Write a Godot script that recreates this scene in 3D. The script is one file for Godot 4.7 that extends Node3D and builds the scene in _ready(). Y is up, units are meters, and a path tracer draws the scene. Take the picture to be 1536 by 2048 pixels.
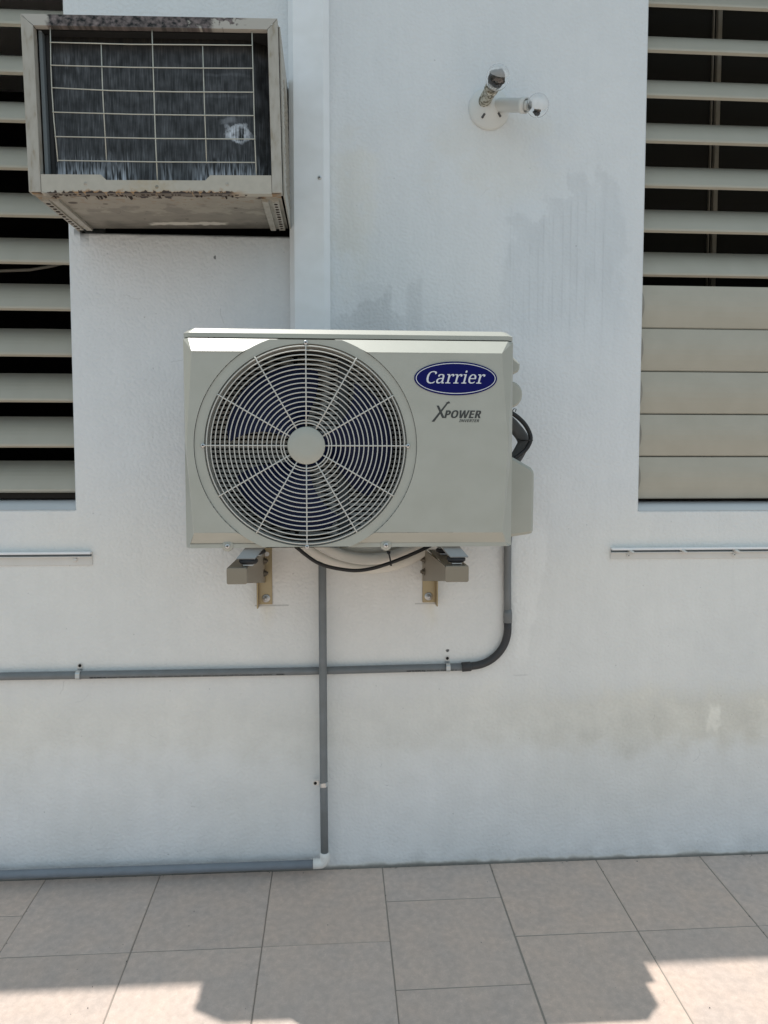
extends Node3D

const FLOOR_TILT := 3.445        # the terrace falls away from the wall, in degrees
const FAN := Vector2(-0.0657, 1.2498)

# ------------------------------------------------------------------ helpers
func lin(r: float, g: float, b: float) -> Color:
	return Color(r, g, b).linear_to_srgb()

func mat(called: String, r: float, g: float, b: float, rough := 0.6, metal := 0.0) -> StandardMaterial3D:
	var m := StandardMaterial3D.new()
	m.resource_name = called
	m.albedo_color = lin(r, g, b)
	m.roughness = rough
	m.metallic = metal
	return m

func noise(seed_: int, freq: float, octaves := 4, kind := FastNoiseLite.TYPE_SIMPLEX_SMOOTH) -> FastNoiseLite:
	var n := FastNoiseLite.new()
	n.seed = seed_
	n.noise_type = kind
	n.frequency = freq
	n.fractal_octaves = octaves
	return n

func tex_from(w: int, h: int, bytes: PackedByteArray) -> ImageTexture:
	return ImageTexture.create_from_image(Image.create_from_data(w, h, false, Image.FORMAT_RGB8, bytes))

func sb(v: float) -> int:        # linear value to an sRGB byte
	v = clampf(v, 0.0, 1.0)
	return int(255.0 * (v * 12.92 if v < 0.0031308 else 1.055 * pow(v, 1.0 / 2.4) - 0.055) + 0.5)

func new_st(smooth := false) -> SurfaceTool:
	var st := SurfaceTool.new()
	st.begin(Mesh.PRIMITIVE_TRIANGLES)
	st.set_smooth_group(0 if smooth else -1)
	return st

func tri(st: SurfaceTool, a: Vector3, b: Vector3, c: Vector3, inside: Vector3) -> void:
	# a triangle that faces away from «inside»
	if (b - a).cross(c - a).dot((a + b + c) / 3.0 - inside) > 0.0:
		st.add_vertex(a); st.add_vertex(c); st.add_vertex(b)
	else:
		st.add_vertex(a); st.add_vertex(b); st.add_vertex(c)

func quad(st: SurfaceTool, a: Vector3, b: Vector3, c: Vector3, d: Vector3, inside: Vector3) -> void:
	tri(st, a, b, c, inside)
	tri(st, a, c, d, inside)

func box(st: SurfaceTool, lo: Vector3, hi: Vector3, bev := 0.0) -> void:
	# a box with chamfered edges
	var o := (lo + hi) / 2.0
	var h := (hi - lo) / 2.0
	bev = minf(bev, minf(h.x, minf(h.y, h.z)) * 0.9)
	for ax in 3:
		var u := (ax + 1) % 3
		var v := (ax + 2) % 3
		for s in [-1.0, 1.0]:
			var p: Array[Vector3] = []
			for k in [[-1, -1], [1, -1], [1, 1], [-1, 1]]:
				var q := Vector3.ZERO
				q[ax] = s * h[ax]; q[u] = k[0] * (h[u] - bev); q[v] = k[1] * (h[v] - bev)
				p.append(o + q)
			quad(st, p[0], p[1], p[2], p[3], o)
		if bev > 0.0:
			for s1 in [-1.0, 1.0]:
				for s2 in [-1.0, 1.0]:
					var e: Array[Vector3] = []
					for k in [[0, -1], [0, 1], [1, 1], [1, -1]]:
						var q := Vector3.ZERO
						q[ax] = k[1] * (h[ax] - bev)
						q[u] = s1 * (h[u] - (bev if k[0] == 0 else 0.0))
						q[v] = s2 * (h[v] - (0.0 if k[0] == 0 else bev))
						e.append(o + q)
					quad(st, e[0], e[1], e[2], e[3], o)
	if bev > 0.0:
		for sx in [-1.0, 1.0]:
			for sy in [-1.0, 1.0]:
				for sz in [-1.0, 1.0]:
					var g := Vector3(sx, sy, sz)
					tri(st, o + g * Vector3(h.x, h.y - bev, h.z - bev), o + g * Vector3(h.x - bev, h.y, h.z - bev), o + g * Vector3(h.x - bev, h.y - bev, h.z), o)

func tube(st: SurfaceTool, pts: Array, r: float, seg := 10, closed := false, radii: Array = []) -> void:
	var n := pts.size()
	var rings := []
	var up := Vector3.ZERO
	for i in n:
		var t: Vector3
		if closed:
			t = (pts[(i + 1) % n] - pts[(i - 1 + n) % n]).normalized()
		else:
			t = (pts[mini(i + 1, n - 1)] - pts[maxi(i - 1, 0)]).normalized()
		if up == Vector3.ZERO:
			up = Vector3.UP if absf(t.y) < 0.9 else Vector3.RIGHT
		up = (up - t * up.dot(t)).normalized()
		var side := t.cross(up)
		var ring := []
		var rr: float = radii[i] if radii.size() else r
		for k in seg:
			var a := TAU * k / seg
			ring.append(pts[i] + (up * cos(a) + side * sin(a)) * rr)
		rings.append(ring)
	for i in (n if closed else n - 1):
		var j := (i + 1) % n
		var o: Vector3 = (pts[i] + pts[j]) / 2.0
		for k in seg:
			var l := (k + 1) % seg
			quad(st, rings[i][k], rings[i][l], rings[j][l], rings[j][k], o)
	if not closed:
		for e in [0, n - 1]:
			var away: Vector3 = pts[1] if e == 0 else pts[n - 2]
			for k in seg:
				tri(st, pts[e], rings[e][k], rings[e][(k + 1) % seg], away)

func bend(c: Vector3, r: float, a0: float, a1: float, n := 14) -> Array:    # an arc in the XY plane, degrees
	var out := []
	for i in n + 1:
		var a := deg_to_rad(lerpf(a0, a1, float(i) / n))
		out.append(c + Vector3(cos(a), sin(a), 0) * r)
	return out

func circle(c: Vector2, r: float, n := 96) -> PackedVector2Array:
	var p := PackedVector2Array()
	for i in n:
		p.append(c + Vector2.from_angle(TAU * i / n) * r)
	return p

func extrude(st: SurfaceTool, poly: PackedVector2Array, z0: float, z1: float, bev := 0.0, sides := true) -> void:
	# a polygon in XY raised from z0 to z1 (z1 nearer the viewer), its front edge chamfered
	if Geometry2D.is_polygon_clockwise(poly):
		poly.reverse()
	var front := poly
	if bev > 0.0:
		front = PackedVector2Array()
		for i in poly.size():
			var a := (poly[i] - poly[i - 1]).normalized()
			var b := (poly[(i + 1) % poly.size()] - poly[i]).normalized()
			var nn := (a.orthogonal() + b.orthogonal())
			nn = nn / maxf(0.3, nn.length_squared() * 0.5)
			front.append(poly[i] + nn * bev * (-1.0 if nn.dot(Vector2(a.y, -a.x)) > 0.0 else 1.0))
	var id := Geometry2D.triangulate_polygon(front)
	for k in range(0, id.size(), 3):
		tri(st, v3(front[id[k]], z1), v3(front[id[k + 1]], z1), v3(front[id[k + 2]], z1), Vector3(front[id[k]].x, front[id[k]].y, z1 - 1.0))
		if sides:
			tri(st, v3(poly[id[k]], z0), v3(poly[id[k + 1]], z0), v3(poly[id[k + 2]], z0), Vector3(poly[id[k]].x, poly[id[k]].y, z0 + 1.0))
	if not sides:
		return
	var zb := z1 - bev
	for i in poly.size():
		var j := (i + 1) % poly.size()
		var d := (poly[j] - poly[i]).normalized()
		var inn := v3((poly[i] + poly[j]) / 2.0 + Vector2(-d.y, d.x), (z0 + z1) / 2.0)
		quad(st, v3(poly[i], z0), v3(poly[j], z0), v3(poly[j], zb), v3(poly[i], zb), inn)
		if bev > 0.0:
			quad(st, v3(poly[i], zb), v3(poly[j], zb), v3(front[j], z1), v3(front[i], z1), inn)

func v3(p: Vector2, z: float) -> Vector3:
	return Vector3(p.x, p.y, z)

func lathe(st: SurfaceTool, at: Vector3, axis: Vector3, prof: Array, seg := 24) -> void:
	# prof: [distance along the axis, radius]
	axis = axis.normalized()
	var u := axis.cross(Vector3.UP if absf(axis.y) < 0.9 else Vector3.RIGHT).normalized()
	var w := axis.cross(u)
	for i in prof.size() - 1:
		var a: Vector3 = at + axis * prof[i][0]
		var b: Vector3 = at + axis * prof[i + 1][0]
		var dr: float = prof[i + 1][1] - prof[i][1]
		var da: float = prof[i + 1][0] - prof[i][0]
		for k in seg:
			var e0 := u * cos(TAU * k / seg) + w * sin(TAU * k / seg)
			var e1 := u * cos(TAU * (k + 1) / seg) + w * sin(TAU * (k + 1) / seg)
			var mid: Vector3 = (a + b) / 2.0 + (e0 + e1) * 0.25 * (prof[i][1] + prof[i + 1][1])
			var out_ := (e0 + e1).normalized() * da - axis * dr        # outward normal of the profile
			if da < 0.0:
				out_ = -out_ if prof[i][1] > prof[i + 1][1] and absf(da) < 1e-6 else out_
			quad(st, a + e0 * prof[i][1], a + e1 * prof[i][1], b + e1 * prof[i + 1][1], b + e0 * prof[i + 1][1], mid - out_)

func put(st: SurfaceTool, called: String, m: Material, parent: Node) -> MeshInstance3D:
	st.generate_normals()
	var o := MeshInstance3D.new()
	o.name = called
	o.mesh = st.commit()
	o.material_override = m
	parent.add_child(o, true)
	return o

func same(mesh: Mesh, called: String, m: Material, parent: Node, xf := Transform3D()) -> MeshInstance3D:
	var o := MeshInstance3D.new()
	o.name = called
	o.mesh = mesh
	o.material_override = m
	o.transform = xf
	parent.add_child(o, true)
	return o

var taken := {}
func numbered(called: String) -> String:
	var n: int = taken.get(called, 0)
	taken[called] = n + 1
	return called if n == 0 else "%s_%03d" % [called, n]

func thing(called: String, label: String, category: String, at := Vector3.ZERO, group := "") -> Node3D:
	var o := Node3D.new()
	o.name = numbered(called)
	add_child(o)
	o.position = at
	o.set_meta("label", label)
	o.set_meta("category", category)
	if group:
		o.set_meta("group", group)
	return o

func letters(text: String, font_name: String, bold: bool, box_: Rect2, shear: float, z: float, depth := 0.0008, grow := 0.0) -> ArrayMesh:
	# lettering fitted into a rectangle, leaning by «shear»
	var f := SystemFont.new()
	f.font_names = PackedStringArray([font_name])
	f.font_weight = 700 if bold else 400
	var t := TextMesh.new()
	t.text = text
	t.font = f
	t.font_size = 64
	t.pixel_size = 0.01
	t.depth = 0.02
	t.curve_step = 1.0
	var arr := t.surface_get_arrays(0)
	var v: PackedVector3Array = arr[Mesh.ARRAY_VERTEX]
	var lo := Vector3.INF
	var hi := -Vector3.INF
	for p in v:
		var q := p + Vector3(shear * p.y, 0, 0)
		lo = lo.min(q); hi = hi.max(q)
	for i in v.size():
		var q := v[i] + Vector3(shear * v[i].y, 0, 0)
		var s := (q - lo) / (hi - lo)
		v[i] = Vector3(box_.position.x + s.x * box_.size.x, box_.position.y + s.y * box_.size.y, z + s.z * depth)
	var out := []
	out.resize(Mesh.ARRAY_MAX)
	out[Mesh.ARRAY_VERTEX] = v
	out[Mesh.ARRAY_NORMAL] = arr[Mesh.ARRAY_NORMAL]
	out[Mesh.ARRAY_INDEX] = arr[Mesh.ARRAY_INDEX]
	var m := ArrayMesh.new()
	m.add_surface_from_arrays(Mesh.PRIMITIVE_TRIANGLES, out)
	return m

# ------------------------------------------------------------------ materials made from noise
var M := {}

func bump(w: int, h: int, n: FastNoiseLite, n2: FastNoiseLite, share: float) -> ImageTexture:
	var a := n.get_seamless_image(w, h).get_data()
	var b := n2.get_seamless_image(w, h).get_data()
	for i in a.size():
		a[i] = int(lerpf(a[i], b[i], share))
	return ImageTexture.create_from_image(Image.create_from_data(w, h, false, Image.FORMAT_L8, a))

func soft(x: float, lo: float, hi: float, edge: float) -> float:
	return smoothstep(lo - edge, lo + edge, x) * (1.0 - smoothstep(hi - edge, hi + edge, x))

func wall_textures() -> Array:
	# albedo and height of the plaster between x -1.3..1.5 and y -0.02..3.6, two millimetres a texel
	var w := 1400
	var h := 1810
	var big := noise(11, 0.0032, 4).get_image(w, h).get_data()
	var mid := noise(12, 0.018, 4).get_image(w, h).get_data()
	var fine := noise(13, 0.16, 3).get_image(w, h).get_data()
	var st_img := noise(14, 0.06, 3).get_image(w, 180)
	st_img.resize(w, h, Image.INTERPOLATE_CUBIC)
	var streak := st_img.get_data()
	var ragged := noise(15, 0.045, 4)
	var drip_r := RandomNumberGenerator.new()
	drip_r.seed = 5
	var a := PackedByteArray()
	a.resize(w * h * 3)
	var hb := PackedByteArray()
	hb.resize(w * h)
	var specks := {}
	for i in 260:
		var sx := drip_r.randi_range(2, w - 3)
		var sy := drip_r.randi_range(2, h - 3)
		var s := drip_r.randf_range(0.12, 0.5)
		specks[sy * w + sx] = s
		if drip_r.randf() < 0.5:
			specks[sy * w + sx + 1] = s * 0.7
		if drip_r.randf() < 0.35:
			specks[sy * w + w + sx] = s * 0.7
	for i in 46:      # fine scratches and hairline cracks
		var p := Vector2(drip_r.randf() * w, drip_r.randf() * h)
		var along := drip_r.randf() * TAU
		var strength := drip_r.randf_range(0.05, 0.2)
		for step in drip_r.randi_range(4, 26 if i > 4 else 110):
			along += drip_r.randf_range(-0.35, 0.35)
			p += Vector2.from_angle(along)
			if p.x > 1 and p.y > 1 and p.x < w - 1 and p.y < h - 1:
				specks[int(p.y) * w + int(p.x)] = strength
	var drips := [[0.508, 1.93], [0.517, 1.90], [0.548, 1.88], [0.605, 1.94], [0.622, 1.96], [0.633, 1.955], [0.705, 2.0], [0.73, 2.01], [0.662, 1.97], [0.685, 1.99], [0.757, 1.99], [0.59, 1.85], [0.782, 1.9], [0.565, 1.87], [0.035, 1.69], [0.06, 1.66], [0.1, 1.67], [0.155, 1.66]]
	for j in h:
		var y := 3.6 - (j + 0.5) * 0.002
		for i in w:
			var x := -1.3 + (i + 0.5) * 0.002
			var k := j * w + i
			var nb := big[k] / 255.0 - 0.5
			var nm := mid[k] / 255.0 - 0.5
			var nf := fine[k] / 255.0 - 0.5
			var ns := streak[k] / 255.0 - 0.5
			var dark := 0.045 * nb + 0.04 * nm + 0.02 * nf + 0.025 * ns
			var cool := 0.012 * nb
			var warm := 0.0
			if y < 2.2 and y > 1.45 and x > -0.02 and x < 0.95:
				# brushed grey patches where the old paint shows, and runs below them
				var rag := 0.09 * nm + 0.03 * ns + 0.02 * nf
				dark += 0.11 * soft(x, 0.0, 0.2, 0.016) * (1.0 - smoothstep(-0.012, 0.012, y - (1.645 + rag + 0.05 * soft(x, 0.075, 0.17, 0.02))))
				dark += 0.06 * soft(x, 0.06, 0.16, 0.03) * soft(y + rag, 1.56, 1.72, 0.012)
				dark += 0.10 * soft(x, 0.208, 0.252, 0.008) * soft(y + rag, 1.4, 1.735, 0.015)
				dark += 0.05 * soft(x + 0.1 * nm, 0.29, 0.34, 0.015) * (1.0 - smoothstep(1.60, 1.66, y + rag))
				var rag2 := 0.11 * nm + 0.035 * ns + 0.03 * nf
				var top := 1.905 + 0.05 * smoothstep(0.59, 0.61, x + 0.1 * nm) + 0.085 * smoothstep(0.65, 0.68, x + 0.12 * nm) - 0.05 * smoothstep(0.76, 0.84, x)
				dark += 0.062 * soft(x + 0.09 * nm, 0.495, 0.85, 0.018) * (1.0 - smoothstep(-0.016, 0.02, y - top - rag2)) * smoothstep(1.45, 1.8, y) * (1.0 + 0.8 * ns + 0.5 * nb)
				cool += 0.015 * soft(x, 0.49, 0.85, 0.04) * soft(y, 1.55, 2.0, 0.08)
				for d in drips:
					if absf(x - d[0]) < 0.006:
						dark += 0.12 * maxf(0.0, 1.0 - absf(x - d[0] - 0.0015 * nm) / 0.003) * smoothstep(1.52, 1.68, y) * (1.0 - smoothstep(d[1] - 0.05, d[1], y)) * (0.55 + 1.2 * ns)
			# yellowed and scuffed places
			warm += 0.03 * soft(x + 0.2 * nm, 0.32, 0.62, 0.08) * soft(y + 0.1 * nm, 1.98, 2.2, 0.06)
			warm += 0.04 * soft(x + 0.1 * nm, -0.02, 0.1, 0.05) * soft(y + 0.2 * nm, 1.75, 2.1, 0.08)
			dark += 0.05 * soft(x + 0.05 * nm, -0.01, 0.07, 0.03) * soft(y + 0.2 * nm, 1.78, 2.12, 0.06)
			# the brown tide line along the lower wall
			var band := soft(y + 0.06 * nm + 0.03 * nb, 0.36, 0.52, 0.05)
			var grow_ := 0.35 + 0.65 * smoothstep(0.1, 1.2, x) + 0.15 * smoothstep(-0.5, -1.2, x)
			warm += 0.055 * band * grow_
			dark += 0.10 * band * grow_ * (0.7 + 0.9 * nm + 0.35 * nb + 0.6 * nf)
			warm += 0.042 * soft(y + 0.25 * nb, 0.2, 1.1, 0.22)  # warm bounce from the sunlit floor, painted into the lower wall
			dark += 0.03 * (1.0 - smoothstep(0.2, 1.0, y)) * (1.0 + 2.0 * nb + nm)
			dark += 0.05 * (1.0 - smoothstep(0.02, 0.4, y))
			# dirt in the foot of the wall
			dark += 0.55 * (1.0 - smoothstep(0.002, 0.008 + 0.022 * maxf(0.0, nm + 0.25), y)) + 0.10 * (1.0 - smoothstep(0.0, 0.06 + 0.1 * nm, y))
			warm += 0.08 * (1.0 - smoothstep(0.002, 0.012 + 0.03 * maxf(0.0, nm + 0.25), y))
			if y < 0.935 and y > 0.80:
				for hx in [0.8728, 1.1995]:
					dark += 0.06 * maxf(0.0, 1.0 - absf(x - hx - 0.004 * nm) / 0.006) * smoothstep(0.80, 0.92, y) * (0.6 + ns)
			if y < 0.80 and y > 0.70:
				for hx in [-0.2037, 0.2765]:
					warm += 0.05 * maxf(0.0, 1.0 - absf(x - hx - 0.03 * nm) / 0.03) * smoothstep(0.70, 0.79, y)
			# paler repair beside the unit and a chip in the tide line
			dark -= 0.06 * soft(x + 0.03 * nm, 0.535, 0.6 - 0.06 * smoothstep(1.0, 0.6, y) + 0.03, 0.008) * soft(y, 0.62, 1.02, 0.05)
			dark -= 0.16 * soft(x + 0.05 * nm, 1.135, 1.165 + 0.02 * ns, 0.006) * soft(y + 0.04 * ns, 0.4, 0.47, 0.012)
			dark += 0.2 * soft(x, 0.53, 0.575, 0.01) * soft(y + 0.004 * nm, 0.577, 0.580, 0.002)
			# rust and grime where the old unit passes through the wall
			if x > -0.72 and x < -0.1 and y > 1.8 and y < 1.86:
				dark += 0.5 * (1.0 - smoothstep(0.001, 0.008 + 0.012 * (nm + 0.4), 1.852 - y))
			if absf(x + 0.693) < 0.012 and y > 1.79 and y < 1.86:
				dark += 0.35 * smoothstep(1.8, 1.85, y) * (0.6 + 2.0 * nm)
			# plaster scratch lines below the brackets
			if absf(y - 0.7975) < 0.0015 and ((x > -0.235 and x < -0.135) or (x > 0.235 and x < 0.30)):
				dark += 0.3
			if Vector2(x - 0.3313, y - 0.6565).length() < 0.0045:
				dark += 0.85
			if Vector2((x + 0.3344) * 2.0, y - 1.789).length() < 0.006:
				dark += 0.7
			if specks.has(k):
				dark += specks[k]
			var v := 0.80 * (1.0 - clampf(dark, -0.15, 0.93))
			a[k * 3] = sb(v * (0.978 - cool + 0.25 * warm))
			a[k * 3 + 1] = sb(v * (1.0 - 0.30 * warm))
			a[k * 3 + 2] = sb(v * (1.015 + cool - 1.5 * warm))
			hb[k] = clampi(int(128.0 + 150.0 * nf + 60.0 * nm * (0.5 + 2.0 * nb) + 40.0 * ns), 0, 255)
	return [tex_from(w, h, a), ImageTexture.create_from_image(Image.create_from_data(w, h, false, Image.FORMAT_L8, hb))]

func tile_texture() -> ImageTexture:
	var s := 1024
	var big := noise(31, 0.006, 4).get_seamless_image(s, s).get_data()
	var mid := noise(32, 0.03, 4).get_seamless_image(s, s).get_data()
	var vein := noise(33, 0.035, 3).get_seamless_image(s, s).get_data()
	var fine := noise(34, 0.2, 2).get_seamless_image(s, s).get_data()
	var a := PackedByteArray()
	a.resize(s * s * 3)
	for k in s * s:
		var b := big[k] / 255.0 - 0.5
		var m := mid[k] / 255.0 - 0.5
		var f := fine[k] / 255.0 - 0.5
		var ve := 1.0 - smoothstep(0.0, 0.07, absf(vein[k] / 255.0 - 0.5 + 0.25 * m))
		var v := 1.0 + 0.22 * m + 0.13 * f + 0.13 * ve * (0.5 + m) + 0.10 * b
		a[k * 3] = sb(0.568 * v * (1.0 + 0.05 * b))
		a[k * 3 + 1] = sb(0.463 * v)
		a[k * 3 + 2] = sb(0.402 * v * (1.0 - 0.05 * b))
	return tex_from(s, s, a)

func coil_texture() -> ImageTexture:
	# dusty condenser fins, x across, y down; 0.54 m by 0.35 m
	var w := 1024
	var h := 680
	var fin := noise(41, 0.11, 2).get_image(w, 40)
	fin.resize(w, h, Image.INTERPOLATE_CUBIC)
	var f := fin.get_data()
	var mid := noise(42, 0.012, 4).get_image(w, h).get_data()
	var str_ := noise(43, 0.05, 3).get_image(w, 90)
	str_.resize(w, h, Image.INTERPOLATE_CUBIC)
	var s := str_.get_data()
	var a := PackedByteArray()
	a.resize(w * h * 3)
	for j in h:
		var y := float(j) / h
		for i in w:
			var x := float(i) / w
			var k := j * w + i
			var nf := f[k] / 255.0 - 0.5
			var nm := mid[k] / 255.0 - 0.5
			var ns := s[k] / 255.0 - 0.5
			var v := 0.05 + 0.055 * nf + 0.03 * nm
			v *= 0.78 + 0.30 * sin(i * TAU / 7.5)
			v *= clampf(1.0 + 1.6 * ns + 0.8 * nm, 0.25, 2.0)
			# pale corrosion: along the bottom, the left side, and the knocked place on the right
			var low := smoothstep(0.74 + 0.3 * ns, 0.92 + 0.25 * ns, y) * (soft(x, 0.02, 0.36, 0.04) + soft(x, 0.66, 0.96, 0.05) + 0.6 * soft(x, 0.50, 0.54, 0.012) + 0.08)
			v += 0.50 * low * maxf(0.0, 0.5 + 2.6 * ns + 1.3 * nf)
			v += 0.16 * soft(x + 0.02 * nm, 0.035, 0.065, 0.012) * smoothstep(0.55, 0.9, y) * (0.6 + ns)
			v += 0.10 * soft(x + 0.05 * nm, 0.07, 0.15, 0.02) * soft(y, 0.12, 0.3, 0.05) * maxf(0.0, ns * 3.0)
			var d := Vector2((x - 0.842) / 0.068, (y - 0.615) / 0.075).length() + 0.9 * nm + 0.25 * nf
			v += 0.40 * (1.0 - smoothstep(0.70, 1.0, d)) * (0.35 + 0.8 * smoothstep(0.2, 0.8, d) + 1.2 * nf + 1.4 * nm)
			v += 0.12 * soft(x + 0.03 * nm, 0.76, 0.84, 0.02) * soft(y + 0.03 * nm, 0.515, 0.55, 0.01)
			for yy in [0.22, 0.36, 0.49]:
				v += 0.05 * soft(x, 0.68, 0.9, 0.05) * soft(y + 0.02 * nm, yy, yy + 0.018, 0.006) * (0.6 + ns)
			v *= 1.0 - 0.75 * (1.0 - smoothstep(0.02, 0.11 + 0.05 * ns, y))      # matted dust and painted recess shade under the hood
			var br := 1.0 - smoothstep(0.02, 0.12, y)
			a[k * 3] = sb(v * (0.93 + 0.35 * br))
			a[k * 3 + 1] = sb(v)
			a[k * 3 + 2] = sb(v * (1.1 - 0.4 * br))
	return tex_from(w, h, a)

func grime_texture() -> ImageTexture:
	# the top strip of the old unit's frame: paint with black mould, 0.59 m by 0.03 m
	var w := 1024
	var h := 64
	var n := noise(51, 0.03, 5).get_image(w, h).get_data()
	var n2 := noise(52, 0.035, 4).get_image(w, h).get_data()
	var a := PackedByteArray()
	a.resize(w * h * 3)
	for j in h:
		for i in w:
			var k := j * w + i
			var x := float(i) / w
			var y := float(j) / h
			var nn := n[k] / 255.0 - 0.5
			var m2 := n2[k] / 255.0 - 0.5
			var amount := soft(x + 0.02 * nn, 0.1, 0.74, 0.01) * smoothstep(0.92 + 0.1 * nn, 0.8, y)
			amount *= smoothstep(-0.35, 0.05, nn + 0.3 - 0.35 * y + 0.3 * soft(x, 0.08, 0.6, 0.1))
			amount = maxf(amount, soft(x, 0.6, 0.86, 0.03) * smoothstep(0.05, 0.25, nn + 0.25 - 0.6 * y))
			var dirt := Vector3(0.085, 0.07, 0.068) * (1.1 + 2.4 * m2 + 2.4 * nn)
			var c := Vector3(0.47, 0.445, 0.40).lerp(dirt, clampf(amount, 0.0, 1.0))
			a[k * 3] = sb(c.x); a[k * 3 + 1] = sb(c.y); a[k * 3 + 2] = sb(c.z)
	return tex_from(w, h, a)

func pan_texture() -> ImageTexture:
	# underside of the old unit: beige paint, tide marks, rust at the front edge (v = 1)
	var w := 640
	var h := 400
	var n := noise(61, 0.012, 4).get_image(w, h).get_data()
	var n2 := noise(62, 0.028, 4).get_image(w, h).get_data()
	var a := PackedByteArray()
	a.resize(w * h * 3)
	for j in h:
		for i in w:
			var k := j * w + i
			var x := float(i) / w
			var y := float(j) / h
			var nn := n[k] / 255.0 - 0.5
			var m := n2[k] / 255.0 - 0.5
			var c := Vector3(0.345, 0.31, 0.255) * (1.0 + 0.2 * nn)
			var tide := 1.0 - smoothstep(0.0, 0.012, absf(y - 0.55 - 0.5 * nn))
			c *= 1.0 - 0.30 * tide - 0.22 * smoothstep(0.62, 0.5, y + 0.5 * nn) - 0.45 * smoothstep(0.32, 0.0, y + 0.2 * nn)  # last term paints the shade of the wall gap into the pan
			var peel := soft(x + 0.05 * m, 0.38, 0.72, 0.02) * soft(y + 0.04 * m + 0.05 * nn, 0.12, 0.20, 0.01)
			c = c.lerp(Vector3(0.62, 0.58, 0.5), peel)
			var rust := smoothstep(0.90 - 0.16 * m - 0.1 * nn, 0.99, y)
			c = c.lerp(Vector3(0.30, 0.17, 0.075), clampf(rust * 0.9 + 0.6 * smoothstep(0.1, 0.3, m) * smoothstep(0.6, 0.95, y), 0.0, 1.0))
			c = c.lerp(Vector3(0.03, 0.017, 0.012), smoothstep(0.925 - 0.22 * maxf(m, -0.2) - 0.1 * nn, 0.945 - 0.22 * maxf(m, -0.2) - 0.1 * nn, y) * soft(x, 0.03, 0.92, 0.02))
			for hole in [[0.12, 0.75, 0.03], [0.36, 0.3, 0.009], [0.55, 0.3, 0.009], [0.79, 0.62, 0.012], [0.86, 0.2, 0.009], [0.25, 0.72, 0.016]]:
				var d := Vector2((x - hole[0]) * 1.45, y - hole[1]).length() + 0.012 * m
				c = c.lerp(Vector3(0.06, 0.04, 0.028), 0.9 * (1.0 - smoothstep(hole[2] * 0.8, hole[2], d)))
			a[k * 3] = sb(c.x); a[k * 3 + 1] = sb(c.y); a[k * 3 + 2] = sb(c.z)
	return tex_from(w, h, a)

func lip_texture() -> ImageTexture:
	# bottom strip of the old unit's frame with rust bleeding up from its lower edge
	var w := 1024
	var h := 80
	var n := noise(71, 0.02, 4).get_image(w, h).get_data()
	var n2 := noise(72, 0.032, 4).get_image(w, h).get_data()
	var a := PackedByteArray()
	a.resize(w * h * 3)
	for j in h:
		for i in w:
			var k := j * w + i
			var x := float(i) / w
			var y := float(j) / h
			var nn := n[k] / 255.0 - 0.5
			var m := n2[k] / 255.0 - 0.5
			var c := Vector3(0.47, 0.44, 0.375) * (1.0 + 0.12 * nn)
			c = c.lerp(Vector3(0.42, 0.33, 0.2), 0.55 * soft(x + 0.1 * nn, 0.38, 0.56, 0.05) * (0.6 + m))
			c = c.lerp(Vector3(0.33, 0.17, 0.06), smoothstep(0.82 - 0.5 * maxf(0.0, nn) - 0.2 * m, 0.98, y) * soft(x, 0.1, 0.86, 0.05))
			c = c.lerp(Vector3(0.035, 0.02, 0.014), smoothstep(0.90 - 0.25 * m, 0.93 - 0.25 * m, y) * soft(x, 0.02, 0.83, 0.02))
			a[k * 3] = sb(c.x); a[k * 3 + 1] = sb(c.y); a[k * 3 + 2] = sb(c.z)
	return tex_from(w, h, a)

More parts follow.
